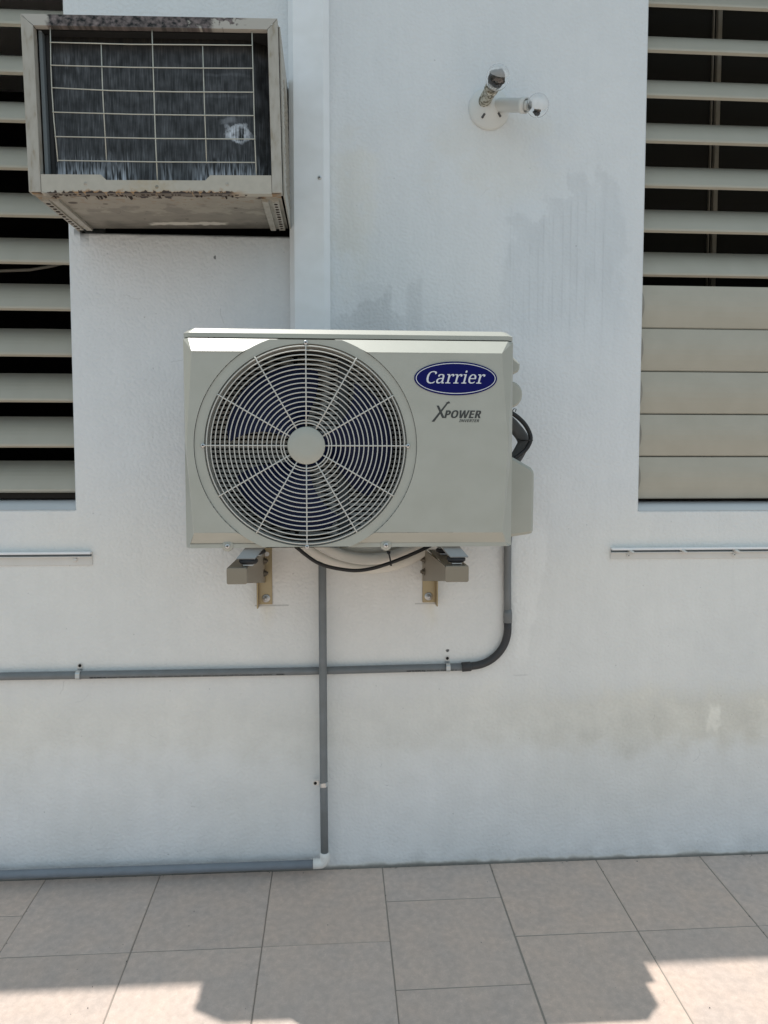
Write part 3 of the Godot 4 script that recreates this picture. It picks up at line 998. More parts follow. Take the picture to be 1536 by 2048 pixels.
	for k in 3:
		# the three gaps sit at about 65, 185 and 300 degrees
		var bst := new_st(true)
		var base := 83.0 + 118.5 * k
		var grid := []
		for i in 9:
			var q := i / 8.0
			var rr := lerpf(0.044, 0.211, q)
			var row := []
			for j in 11:
				var s := j / 10.0
				var a0 := base + 18.0 * (1.0 - q) - 9.0 * sin(PI * q)
				var a1 := base + 82.0 + 12.0 * q * q - 12.0 * (1.0 - q)
				var a := deg_to_rad(lerpf(a0, a1, s))
				var rad := rr - 0.018 * q * pow(absf(2.0 * s - 1.0), 3.0)
				row.append(v3(FAN + Vector2.from_angle(a) * rad, lerpf(0.262, 0.315, s) + 0.012 * sin(PI * s)))
			grid.append(row)
		for i in 8:
			for j in 10:
				quad(bst, grid[i][j], grid[i][j + 1], grid[i + 1][j + 1], grid[i + 1][j], grid[i][j] - Vector3(0, 0, 1))
		put(bst, "fan_blade", M.navy, f)
	# --- wire grille
	var outer := new_st(true)
	tube(outer, circle3(0.2287, 0.4195), 0.0017, 6, true)
	var g := put(outer, "fan_grille", M.wire, u)
	var radii := [0.052, 0.0585]
	for k in 12:
		radii.append(0.0691 + 0.0107 * k)
	radii.append_array([0.1975, 0.2085, 0.2185])
	for rr in radii:
		var rs := new_st(true)
		tube(rs, circle3(rr, 0.4225 + 0.004 * (1.0 - rr / 0.23)), 0.0014, 6, true)
		put(rs, "grille_ring", M.wire, g)
	for k in 12:
		var d := Vector2.from_angle(TAU * k / 12.0)
		var out_r := 0.234 if k % 3 == 0 else 0.2335
		var ss := new_st(true)
		tube(ss, [v3(FAN + d * 0.040, 0.4255), v3(FAN + d * 0.12, 0.4245), v3(FAN + d * 0.2287, 0.4215), v3(FAN + d * out_r, 0.4205)], 0.0016, 6)
		put(ss, "grille_spoke", M.wire, g)
	var hub := new_st(true)
	lathe(hub, v3(FAN, 0.418), Vector3.BACK, [[0.0, 0.0], [0.0, 0.0425], [0.0085, 0.0435], [0.0105, 0.0415]], 40)
	lathe(hub, v3(FAN, 0.418), Vector3.BACK, [[0.0105, 0.0415], [0.0115, 0.02], [0.012, 0.0]], 40)
	put(hub, "hub_cap", M.unit, g)
	for p in [Vector2(0.2365, 0), Vector2(-0.2365, 0), Vector2(0, 0.2365), Vector2(0, -0.2350)]:
		screw(u, v3(FAN + p, 0.4195), 0.0052)
	for p in [Vector2(-0.2519, 1.0155), Vector2(0.1205, 1.0150)]:
		var boss := new_st(true)
		lathe(boss, v3(p, 0.39), Vector3.BACK, [[0.0, 0.0135], [0.010, 0.0135], [0.0125, 0.0115], [0.0115, 0.0]], 24)
		put(boss, "screw_boss", M.unit, u)
		screw(u, v3(p, 0.4035), 0.0062)
	# --- badge and print
	var bd := new_st()
	var el := PackedVector2Array()
	for i in 72:
		el.append(Vector2(0.2824, 1.4068) + Vector2(cos(TAU * i / 72) * 0.0975, sin(TAU * i / 72) * 0.0392))
	extrude(bd, el, F, F + 0.0022, 0.0008)
	var badge := put(bd, "badge", M.badge, u)
	var ring := new_st()
	for half in 2:
		var p := PackedVector2Array()
		for i in 41:
			var a := PI * i / 40.0 + PI * half
			p.append(Vector2(0.2824, 1.4068) + Vector2(cos(a) * 0.0938, sin(a) * 0.0356))
		for i in 41:
			var a := PI * (40 - i) / 40.0 + PI * half
			p.append(Vector2(0.2824, 1.4068) + Vector2(cos(a) * 0.0921, sin(a) * 0.0339))
		extrude(ring, p, F + 0.0022, F + 0.0026)
	put(ring, "badge_outline", M.white_print, badge)
	same(letters("Carrier", "Droid Serif", false, Rect2(0.2135, 1.3945, 0.1385, 0.0305), 0.24, F + 0.0022), "badge_lettering", M.white_print, badge)
	var xp := new_st()
	var px := func(zx: float, zy: float) -> Vector2: return Vector2(0.226 + (zx - 221.0) * 0.0001231, 1.3067 - (zy - 509.0) * 0.0001216)
	extrude(xp, PackedVector2Array([px.call(221, 512), px.call(275, 512), px.call(532, 168), px.call(578, 158), px.call(555, 118), px.call(488, 152), px.call(508, 152)]), F, F + 0.0004)
	extrude(xp, PackedVector2Array([px.call(315, 204), px.call(360, 204), px.call(474, 442), px.call(424, 442)]), F, F + 0.0005)
	put(xp, "model_lettering", M.grey_print, u)
	same(letters("POWER", "Droid Sans", true, Rect2(px.call(462, 442), Vector2((1168 - 462) * 0.0001231, (442 - 292) * 0.0001216)), 0.26, F, 0.0005), "model_lettering", M.grey_print, u)
	same(letters("POWER", "Droid Sans", true, Rect2(px.call(469, 442), Vector2((1168 - 462) * 0.0001231, (442 - 292) * 0.0001216)), 0.26, F, 0.0006), "model_lettering", M.grey_print, u)
	same(letters("INVERTER", "Droid Sans", true, Rect2(px.call(748, 518), Vector2((1136 - 748) * 0.0001231, (518 - 464) * 0.0001216)), 0.26, F, 0.0005), "model_lettering", M.grey_print, u)
	# --- fittings on the right flank
	var cap := new_st()
	extrude(cap, PackedVector2Array([Vector2(0.41, 1.478), Vector2(0.445, 1.474), Vector2(0.457, 1.463), Vector2(0.4622, 1.458), Vector2(0.4622, 1.447), Vector2(0.458, 1.438), Vector2(0.447, 1.432), Vector2(0.41, 1.430)]), 0.2, 0.31, 0.004)
	put(cap, "side_handle", M.unit, u)
	var cap2 := new_st()
	var pp := PackedVector2Array([Vector2(0.41, 1.352), Vector2(0.41, 1.416)])
	for i in 13:
		var a := PI / 2 - PI * i / 12.0
		pp.append(Vector2(0.441 + 0.0285 * cos(a), 1.3822 + (0.032 if a > 0 else 0.033) * sin(a)))
	extrude(cap2, pp, 0.2, 0.31, 0.004)
	put(cap2, "valve_cap", M.unit, u)
	var cv := new_st()
	extrude(cv, PackedVector2Array([Vector2(0.41, 1.014), Vector2(0.47, 1.0161), Vector2(0.5141, 1.0225), Vector2(0.5215, 1.025), Vector2(0.5248, 1.0325), Vector2(0.5258, 1.180), Vector2(0.5238, 1.189), Vector2(0.5173, 1.1985), Vector2(0.4674, 1.2265), Vector2(0.41, 1.2395)]), 0.15, 0.225, 0.007)
	put(cv, "pipe_cover", M.unit, u)
	# --- feet
	for s in [-1.0, 1.0]:
		var fx := -0.2095 if s < 0 else 0.2960
		for z in [0.385, 0.19]:
			var ft := new_st()
			box(ft, Vector3(fx - 0.022, 0.984, z - 0.035), Vector3(fx + 0.022, 0.987, z + 0.020), 0.001)
			for e in [-1.0, 1.0]:
				var xa: float = fx + e * 0.022
				var xb: float = fx + e * 0.022 - s * 0.022
				quad(ft, Vector3(xa, 0.9855, z - 0.035), Vector3(xa, 0.9855, z + 0.020), Vector3(xb, 1.0135, z + 0.005), Vector3(xb, 1.0135, z - 0.05), Vector3(fx, 0.99, z))
			quad(ft, Vector3(fx - 0.022, 0.9865, z + 0.020), Vector3(fx + 0.022, 0.9865, z + 0.020), Vector3(fx + 0.022 - s * 0.022, 1.0135, z + 0.004), Vector3(fx - 0.022 - s * 0.022, 1.0135, z + 0.004), Vector3(fx, 0.99, z - 0.3))
			var foot := put(ft, "foot", M.foot, u)
			var rb := new_st(true)
			lathe(rb, Vector3(fx - s * 0.004, 0.9715, z), Vector3.UP, [[0.0, 0.0], [0.0, 0.018], [0.004, 0.0225], [0.0095, 0.0225], [0.0125, 0.018], [0.0125, 0.0]], 20)
			put(rb, "rubber_pad", M.rubber, u)
			var bo := new_st()
			lathe(bo, Vector3(fx, 0.9872, z + 0.004), Vector3.UP, [[0.0, 0.010], [0.0015, 0.010], [0.0015, 0.0055], [0.007, 0.0055], [0.007, 0.0]], 6)
			put(bo, "bolt", M.galv, foot)
			var wa := new_st()
			box(wa, Vector3(fx - s * 0.004 - 0.012, 0.9668, z - 0.012), Vector3(fx - s * 0.004 + 0.012, 0.9713, z + 0.012), 0.001)
			put(wa, "washer", M.galv, foot)

func circle3(r: float, z: float) -> Array:
	var out := []
	for p in circle(FAN, r, 96):
		out.append(v3(p, z))
	return out

func make_brackets() -> void:
	for s in [-1.0, 1.0]:
		var b := thing("wall_bracket", "left stainless steel wall bracket under the outdoor unit, nearer the white drain elbow" if s < 0 else "right stainless steel wall bracket under the outdoor unit, nearer the grey conduit bend", "bracket", Vector3.ZERO, "steel brackets under the outdoor unit")
		# plate: inner edge faces the middle, its flange stands on the outer edge
		var inner_x := -0.1828 if s < 0 else 0.2555
		var outer_x := -0.2247 if s < 0 else 0.2975
		var st := new_st()
		var lo := minf(inner_x, outer_x)
		var hi := maxf(inner_x, outer_x)
		box(st, Vector3(lo, 0.802, 0.001), Vector3(hi, 1.27, 0.005), 0.001)
		var pl := put(st, "wall_plate", M.steel, b)
		var fl := new_st()
		box(fl, Vector3(outer_x - (0.0 if s < 0 else 0.004), 0.795, 0.0012), Vector3(outer_x + (0.004 if s < 0 else 0.0), 1.27, 0.034), 0.001)
		put(fl, "flange", M.steel, pl)
		var sl := new_st()
		var mx: float = (lo + hi) / 2.0 - s * 0.003
		var slot := PackedVector2Array()
		for i in 12:
			var a := PI * i / 11.0 - PI / 2
			slot.append(Vector2(mx + 0.004 + cos(a) * 0.0065, 0.949 + sin(a) * 0.0065))
		for i in 12:
			var a := PI * i / 11.0 + PI / 2
			slot.append(Vector2(mx - 0.004 + cos(a) * 0.0065, 0.949 + sin(a) * 0.0065))
		extrude(sl, slot, 0.0051, 0.0056)
		put(sl, "slot", M.plain_wall, pl)
		var an := new_st(true)
		lathe(an, Vector3(mx, 0.8205, 0.005), Vector3.BACK, [[0.0, 0.012], [0.0018, 0.012], [0.0022, 0.0075]], 20)
		lathe(an, Vector3(mx, 0.8205, 0.007), Vector3.BACK, [[0.0, 0.0082], [0.006, 0.0078], [0.007, 0.005]], 6)
		lathe(an, Vector3(mx, 0.8205, 0.012), Vector3.BACK, [[0.0, 0.0048], [0.010, 0.0045], [0.0105, 0.0]], 12)
		put(an, "anchor_bolt", M.galv, b)
		# arm: a channel that runs out from the wall and deepens towards it
		var wx := -0.2020 if s < 0 else 0.2560
		var ox := -0.2482 if s < 0 else 0.3112
		var ar := new_st()
		var web := [Vector2(0.006, 0.866), Vector2(0.006, 0.962), Vector2(0.446, 0.9690), Vector2(0.446, 0.934)]
		for e in [0.0, 0.003]:
			quad(ar, Vector3(wx + s * e, web[0].y, web[0].x), Vector3(wx + s * e, web[1].y, web[1].x), Vector3(wx + s * e, web[2].y, web[2].x), Vector3(wx + s * e, web[3].y, web[3].x), Vector3(wx + s * 0.0015, 0.94, 0.2))
		for k in 4:
			var p: Vector2 = web[k]
			var q: Vector2 = web[(k + 1) % 4]
			quad(ar, Vector3(wx, p.y, p.x), Vector3(wx + s * 0.003, p.y, p.x), Vector3(wx + s * 0.003, q.y, q.x), Vector3(wx, q.y, q.x), Vector3(wx, 0.94, 0.2))
		# bottom plate
		quad(ar, Vector3(wx + s * 0.002, 0.868, 0.006), Vector3(ox, 0.868, 0.006), Vector3(ox, 0.935, 0.445), Vector3(wx + s * 0.002, 0.935, 0.445), Vector3(wx, 2, 0.2))
		quad(ar, Vector3(wx + s * 0.002, 0.871, 0.006), Vector3(ox, 0.871, 0.006), Vector3(ox, 0.938, 0.445), Vector3(wx + s * 0.002, 0.938, 0.445), Vector3(wx, -2, 0.2))
		# top flange carries the feet, with an opening near the front
		box(ar, Vector3(minf(wx + s * 0.0035, ox), 0.9665, 0.10), Vector3(maxf(wx + s * 0.0035, ox), 0.9697, 0.446), 0.001)
		put(ar, "arm", M.steel_dull, b)
		var en := new_st()
		var rr := PackedVector2Array()
		for c in [[0, 0.0], [1, PI / 2], [2, PI], [3, 3 * PI / 2]]:
			var ccx := maxf(wx, ox) + 0.0 - 0.004 if c[0] in [0, 3] else minf(wx, ox) + 0.004
			var ccy := 0.9697 - 0.004 if c[0] in [0, 1] else 0.9322 + 0.004
			for i in 4:
				var a: float = c[1] + PI / 2 * i / 3.0
				rr.append(Vector2(ccx + cos(a) * 0.004, ccy + sin(a) * 0.004))
		extrude(en, rr, 0.4468, 0.4500, 0.001)
		put(en, "end_plate", M.steel_dull, b)
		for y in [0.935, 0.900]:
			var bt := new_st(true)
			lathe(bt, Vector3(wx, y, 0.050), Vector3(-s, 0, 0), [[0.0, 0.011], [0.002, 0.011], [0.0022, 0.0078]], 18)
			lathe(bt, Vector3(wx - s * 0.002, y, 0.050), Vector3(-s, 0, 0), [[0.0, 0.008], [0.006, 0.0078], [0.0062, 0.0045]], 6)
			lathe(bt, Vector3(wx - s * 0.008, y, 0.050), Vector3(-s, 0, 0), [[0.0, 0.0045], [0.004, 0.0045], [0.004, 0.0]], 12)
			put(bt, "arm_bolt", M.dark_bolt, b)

# ------------------------------------------------------------------ old window unit
func make_window_unit() -> void:
	var u := thing("window_air_conditioner", "old rusty beige window air conditioner with dark fins behind a wire guard", "air conditioner", Vector3(-0.4225, 2.0505, 0.0))
	u.rotation_degrees.z = 1.15
	var Z := 0.32
	var hw := 0.295
	var hh := 0.202
	# casing
	var cs := new_st()
	box(cs, Vector3(-hw + 0.006, hh - 0.005, -0.2), Vector3(hw + 0.0012, hh - 0.002, Z - 0.023))
	box(cs, Vector3(-hw + 0.006, -hh + 0.010, -0.2), Vector3(-hw + 0.009, hh - 0.006, Z - 0.022))
	box(cs, Vector3(hw + 0.0015, -hh + 0.002, -0.2), Vector3(hw + 0.0045, hh - 0.004, Z - 0.026))
	var casing := put(cs, "casing", M.old_paint, u)
	# louvre slots pressed in the right side
	for k in 14:
		var lv := new_st()
		box(lv, Vector3(hw + 0.0042, -0.15 + 0.02 * k, 0.06), Vector3(hw + 0.0065, -0.146 + 0.02 * k, 0.22), 0.001)
		put(lv, "side_louvre", M.old_paint, casing)
	# front frame: mitred strips
	var strips := {
		"top": PackedVector2Array([Vector2(-hw, hh), Vector2(hw, hh), Vector2(0.2705, 0.1770), Vector2(-0.2670, 0.1770)]),
		"left": PackedVector2Array([Vector2(-hw, hh - 0.0012), Vector2(-0.2678, 0.1766), Vector2(-0.2678, -0.1996), Vector2(-hw, -0.1996)]),
		"right": PackedVector2Array([Vector2(hw, hh - 0.0012), Vector2(hw, -0.1996), Vector2(0.2712, -0.1996), Vector2(0.2712, 0.1766)]),
	}
	for k in strips:
		var st := new_st()
		if k == "top":
			var p: PackedVector2Array = strips[k]
			for f in [[p[0], p[1], p[2], p[3], Z]]:
				var vs := [v3(p[0], Z), v3(p[1], Z), v3(p[2], Z), v3(p[3], Z)]
				for q in [vs[0], vs[1], vs[2], vs[0], vs[2], vs[3], v3(p[0], Z - 0.022), v3(p[1], Z - 0.022), vs[1], v3(p[0], Z - 0.022), vs[1], vs[0], vs[3], vs[2], v3(p[2], Z - 0.016), vs[3], v3(p[2], Z - 0.016), v3(p[3], Z - 0.016)]:
					st.set_uv(Vector2((q.x + hw) / (2.0 * hw), (hh - q.y) / 0.03 + (0.0 if q.z > Z - 0.001 or q.y < hh - 0.001 else 0.3)))
					st.add_vertex(q)
			put(st, "top_frame", M.grime, u)
		else:
			extrude(st, strips[k], Z - 0.022, Z + 0.0006, 0.0008)
			put(st, k + "_frame", M.old_paint, u)
			u.get_child(u.get_child_count() - 1).name = "side_frame" if k == "left" else "side_frame_001"
	var lp := PackedVector2Array([Vector2(-0.2668, -0.1590), Vector2(-0.1290, -0.1590), Vector2(-0.1165, -0.1715), Vector2(0.1140, -0.1715), Vector2(0.1265, -0.1590), Vector2(0.2702, -0.1590), Vector2(0.2702, -hh), Vector2(-0.2668, -hh)])
	var ls := new_st()
	var id := Geometry2D.triangulate_polygon(lp)
	for k in range(0, id.size(), 3):
		var t := [lp[id[k]], lp[id[k + 1]], lp[id[k + 2]]]
		if (t[1] - t[0]).cross(t[2] - t[0]) > 0.0:
			t.reverse()
		for p in t:
			ls.set_uv(Vector2((p.x + 0.27) / 0.54, (-0.159 - p.y) / 0.043))
			ls.add_vertex(v3(p, Z - 0.001))
	for k in lp.size():
		var l := (k + 1) % lp.size()
		for q in [v3(lp[k], Z - 0.001), v3(lp[k], Z - 0.02), v3(lp[l], Z - 0.02), v3(lp[k], Z - 0.001), v3(lp[l], Z - 0.02), v3(lp[l], Z - 0.001)]:
			ls.set_uv(Vector2((q.x + 0.27) / 0.54, (-0.159 - q.y) / 0.043))
			ls.add_vertex(q)
	put(ls, "bottom_frame", M.lip, u)
	for p in [Vector2(-0.165, -0.180), Vector2(0.165, -0.180), Vector2(0.0, -0.187)]:
		var rv := new_st(true)
		lathe(rv, v3(p, Z - 0.001), Vector3.BACK, [[0.0, 0.004], [0.0015, 0.003], [0.002, 0.0]], 12)
		put(rv, "rivet", M.old_paint if p.x != 0.0 else M.steel_dull, u)
	# condenser with its rounded right end
	var co := new_st(true)
	var cols := []
	for i in 29:
		var s := i / 28.0
		var x := lerpf(-0.262, 0.272, s)
		var z := 0.272 - 0.028 * pow(smoothstep(0.88, 1.0, s), 1.5)
		cols.append(Vector3(x, s, z))
	for i in 28:
		var a: Vector3 = cols[i]
		var b: Vector3 = cols[i + 1]
		for q in [[a, 0.178], [b, 0.178], [b, -0.178], [a, 0.178], [b, -0.178], [a, -0.178]]:
			co.set_uv(Vector2(q[0].y, 0.0 if q[1] > 0 else 1.0))
			co.add_vertex(Vector3(q[0].x, q[1], q[0].z))
	put(co, "condenser_coil", M.coil, u)
	var ep := new_st()
	box(ep, Vector3(-0.2640, -0.178, 0.25), Vector3(-0.2555, 0.176, 0.300), 0.001)
	put(ep, "coil_end_plate", M.side_plate, u)
	var ep2 := new_st()
	box(ep2, Vector3(-0.254, -0.178, 0.255), Vector3(-0.246, 0.176, 0.285), 0.001)
	put(ep2, "coil_end_plate", M.coil_dark, u)
	var hood := new_st()
	box(hood, Vector3(-0.28, 0.1785, 0.10), Vector3(0.28, 0.1965, 0.296))
	put(hood, "hood", M.coil_dark, u)
	# wire guard
	var wg := new_st(true)
	tube(wg, [Vector3(0.0005, 0.19, 0.309), Vector3(0.0005, 0.05, 0.313), Vector3(0.0, -0.08, 0.314), Vector3(0.0, -0.18, 0.309)], 0.0014, 6)
	var guard := put(wg, "wire_guard", M.guard_wire, u)
	var wires := [
		[Vector2(-0.2317, 0.185), Vector2(-0.2345, 0.09), Vector2(-0.2348, 0.038), Vector2(-0.2335, -0.03), Vector2(-0.2285, -0.127)],
		[Vector2(0.234, 0.185), Vector2(0.2335, 0.05), Vector2(0.233, -0.07), Vector2(0.2342, -0.165)],
		[Vector2(-0.1174, 0.141), Vector2(-0.1185, 0.03), Vector2(-0.1162, -0.127)],
		[Vector2(0.1173, 0.141), Vector2(0.1168, 0.0), Vector2(0.1174, -0.128)],
		[Vector2(-0.2332, 0.1421), Vector2(-0.05, 0.1405), Vector2(0.1, 0.142), Vector2(0.2345, 0.143)],
		[Vector2(-0.2345, 0.0906), Vector2(-0.05, 0.0885), Vector2(0.1, 0.089), Vector2(0.234, 0.0905)],
		[Vector2(-0.2346, 0.0399), Vector2(-0.1, 0.0350), Vector2(0.05, 0.034), Vector2(0.234, 0.0355)],
		[Vector2(-0.2349, -0.0154), Vector2(-0.05, -0.0185), Vector2(0.1, -0.0190), Vector2(0.234, -0.0185)],
		[Vector2(-0.2318, -0.071), Vector2(0.0, -0.0735), Vector2(0.234, -0.0728)],
		[Vector2(-0.2287, -0.1256), Vector2(0.0, -0.1275), Vector2(0.234, -0.1272)],
	]
	for w in wires.size():
		var s := new_st(true)
		var pts := []
		for p in wires[w]:
			pts.append(v3(p, 0.3115 if w < 4 else 0.3148))
		tube(s, pts, 0.0013, 6)
		put(s, "wire", M.guard_wire, guard)
	# base pan with side runners, seen from below
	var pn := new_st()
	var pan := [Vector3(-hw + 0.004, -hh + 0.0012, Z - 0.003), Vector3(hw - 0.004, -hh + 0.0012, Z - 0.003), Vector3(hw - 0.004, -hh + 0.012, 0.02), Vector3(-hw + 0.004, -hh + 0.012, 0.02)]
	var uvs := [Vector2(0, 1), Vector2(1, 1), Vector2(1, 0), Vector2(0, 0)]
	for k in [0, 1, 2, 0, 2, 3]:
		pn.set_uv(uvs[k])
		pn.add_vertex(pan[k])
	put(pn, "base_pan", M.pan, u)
	var r := RandomNumberGenerator.new()
	r.seed = 9
	for s in [-1.0, 1.0]:
		var rn := new_st()
		for strip in [[0.012, 0.028, 0.006], [0.028, 0.037, 0.002], [0.037, 0.052, 0.007]]:
			var xa: float = s * (hw - strip[0])
			var xb: float = s * (hw - strip[1])
			var dn: float = strip[2]
			for seg in 1:
				var za := 0.025
				var zb := Z - 0.045
				var yb := -hh + 0.0115
				var yf := -hh + 0.0028
				var inn := Vector3((xa + xb) / 2, -hh + 0.1, 0.15)
				quad(rn, Vector3(xa, yb - dn, za), Vector3(xb, yb - dn, za), Vector3(xb, yf - dn, zb), Vector3(xa, yf - dn, zb), inn)
				for xx in [xa, xb]:
					quad(rn, Vector3(xx, yb - dn, za), Vector3(xx, yb, za), Vector3(xx, yf, zb), Vector3(xx, yf - dn, zb), Vector3((xa + xb) / 2, -hh, 0.15))
				quad(rn, Vector3(xa, yf - dn, zb), Vector3(xb, yf - dn, zb), Vector3(xb, yf, zb), Vector3(xa, yf, zb), Vector3((xa + xb) / 2, -hh, 0.0))
		var run := put(rn, "runner", M.old_paint, u)
		for k in 11:
			var hs := new_st()
			var z := 0.045 + 0.021 * k
			var yy := lerpf(-hh + 0.0115, -hh + 0.0028, (z - 0.025) / (Z - 0.07)) - 0.0064
			lathe(hs, Vector3(s * (hw - 0.020), yy, z), Vector3.DOWN, [[-0.001, 0.0042 + r.randf() * 0.0015], [0.0006, 0.004 + r.randf() * 0.002], [0.0006, 0.0]], 7)
			put(hs, "runner_hole", M.rust, run)  # dark plugs put the shade of the runner holes into colour
	# flakes of rust hanging from the front edge
	var fk := new_st()
	var x := -0.26
	while x < 0.21:
		var wdt := r.randf_range(0.004, 0.016)
		var dp := r.randf_range(0.0, 1.0)
		dp = 0.003 + 0.013 * dp * dp * dp
		if r.randf() < 0.85:
			quad(fk, Vector3(x, -hh + 0.0005, Z - 0.004), Vector3(x + wdt, -hh + 0.0005, Z - 0.004), Vector3(x + wdt * 0.7, -hh - 0.0006, Z - 0.006 - dp * 2.0), Vector3(x + wdt * 0.25, -hh - 0.0006, Z - 0.006 - dp * 2.4), Vector3(x, 1, 0))
		x += wdt
	put(fk, "rust_flakes", M.rust, u).set_meta("kind", "stuff")

# ------------------------------------------------------------------ pipes, ducts and small things
func make_trunking() -> void:
	var t := thing("duct_cover", "white plastic vertical duct cover running from the top down behind the outdoor unit", "duct")
	var st := new_st()
	var p := [Vector2(-0.1222, 0.001), Vector2(-0.1222, 0.046), Vector2(-0.1085, 0.062), Vector2(-0.0275, 0.062), Vector2(-0.0118, 0.046), Vector2(-0.0118, 0.001)]
	for k in 5:
		quad(st, Vector3(p[k].x, 1.33, p[k].y), Vector3(p[k + 1].x, 1.33, p[k + 1].y), Vector3(p[k + 1].x, 3.6, p[k + 1].y), Vector3(p[k].x, 3.6, p[k].y), Vector3(-0.067, 2, 0.02))
	put(st, "cover", M.trunk, t)
	var bs := new_st()
	box(bs, Vector3(-0.1240, 1.33, 0.0008), Vector3(-0.0100, 3.6, 0.012))
	put(bs, "base", M.trunk, t)
	screw(t, Vector3(-0.0385, 1.9915, 0.062), 0.0058)

func hang_letters(parent: Node, text: String, bold: bool, x0: float, x1: float, y: float, r: float, z: float, hgt: float, m: Material) -> void:
	# print that runs upside down along the lower front of a pipe
	var mesh := letters(text, "Droid Sans", bold, Rect2(-(x1 - x0) / 2.0, -hgt / 2.0, x1 - x0, hgt), 0.0, 0.0, 0.0004)
	var a := deg_to_rad(31.0)
	var bs := Basis(Vector3(0, 0, 1), PI)
	bs = Basis(Vector3(1, 0, 0), a) * bs
	same(mesh, "printed_lettering", m, parent, Transform3D(bs, Vector3((x0 + x1) / 2.0, y - sin(a) * (r + 0.0001), z + cos(a) * (r + 0.0001))))

func make_pipes() -> void:
	var r := 0.0111
	var cz := 0.0125
	var c := thing("electrical_conduit", "grey plastic conduit running along the wall from the left, bending up behind the outdoor unit", "conduit")
	var st := new_st(true)
	tube(st, [Vector3(-1.75, 0.6060, cz), Vector3(-0.95, 0.6062, cz), Vector3(-0.5, 0.6058, cz), Vector3(-0.1, 0.6055, cz), Vector3(0.374, 0.6095, cz)], r, 20)
	var hp := put(st, "pipe", M.pipe, c)
	hang_letters(hp, "RIGID PVC CONDUIT UL 651 MAX 75 C WIRE  SCH40 HIGH PVC CONDUIT  UL 651 MAX 90 C WIRE  RMAR", false, -0.650, -0.185, 0.6058, r, cz, 0.0052, M.grey_print)
	hang_letters(hp, "TROGN", true, -0.171, -0.148, 0.6055, r, cz, 0.0056, M.black)
	hang_letters(hp, "I8-e Cables Co. ARM", true, -0.700, -0.655, 0.6058, r, cz, 0.006, M.black)
	hang_letters(hp, "I8-e Cables Co. ARM", true, 0.208, 0.2625, 0.6082, r, cz, 0.006, M.black)
	hang_letters(hp, "F R AWG SCH40", false, 0.268, 0.355, 0.609, r, cz, 0.0048, M.grey_print)
	var up := new_st(true)
	tube(up, [Vector3(0.5085, 0.7425, cz), Vector3(0.5065, 0.86, cz), Vector3(0.5052, 0.97, cz + 0.004), Vector3(0.503, 1.03, cz + 0.03), Vector3(0.495, 1.10, 0.12)], r, 20)
	put(up, "pipe", M.pipe, c)
	var bell := new_st(true)
	tube(bell, [Vector3(0.5087, 0.7405, cz), Vector3(0.5085, 0.768, cz), Vector3(0.5082, 0.780, cz)], r, 20, false, [r + 0.0018, r + 0.0018, r + 0.0003])
	put(bell, "coupling", M.pipe, c)
	var bn := new_st(true)
	var pts := [Vector3(0.378, 0.6098, cz), Vector3(0.398, 0.6108, cz)]
	pts.append_array(bend(Vector3(0.3995, 0.7215, cz), 0.1095, -88.0, -1.0, 18))
	pts.append(Vector3(0.5088, 0.7418, cz))
	tube(bn, pts, r + 0.0002, 20)
	var bnd := put(bn, "bend", M.bend, c)
	bnd.set_meta("label", "dark grey bend")
	var cp := new_st(true)
	tube(cp, [Vector3(0.3715, 0.6092, cz), Vector3(0.373, 0.6093, cz), Vector3(0.3985, 0.6108, cz), Vector3(0.4, 0.6109, cz)], r, 20, false, [r + 0.001, r + 0.0028, r + 0.0028, r + 0.001])
	put(cp, "coupling", M.bend, c)
	# drain
	var d := thing("drain_pipe", "grey drain pipe dropping from the outdoor unit to a white elbow and along the floor", "pipe")
	var dv := new_st(true)
	tube(dv, [Vector3(-0.0370, 1.02, 0.038), Vector3(-0.0370, 0.85, 0.037), Vector3(-0.0366, 0.5, 0.036), Vector3(-0.0362, 0.25, 0.035), Vector3(-0.0348, 0.06, 0.034)], 0.0114, 20)
	put(dv, "pipe", M.pipe, d)
	var dh := new_st(true)
	tube(dh, [Vector3(-1.75, 0.0370, 0.031), Vector3(-0.96, 0.0355, 0.032), Vector3(-0.4, 0.035, 0.033), Vector3(-0.052, 0.0362, 0.034)], 0.0118, 20)
	put(dh, "pipe", M.low_pipe, d)
	var el := new_st(true)
	var ep := [Vector3(-0.0345, 0.0705, 0.034), Vector3(-0.0345, 0.058, 0.034)]
	ep.append_array(bend(Vector3(-0.0505, 0.0535, 0.034), 0.0168, 0.0, -90.0, 10))
	ep.append(Vector3(-0.0685, 0.0365, 0.034))
	tube(el, ep, 0.0146, 22)
	put(el, "elbow", M.elbow, d).set_meta("label", "white plastic elbow")

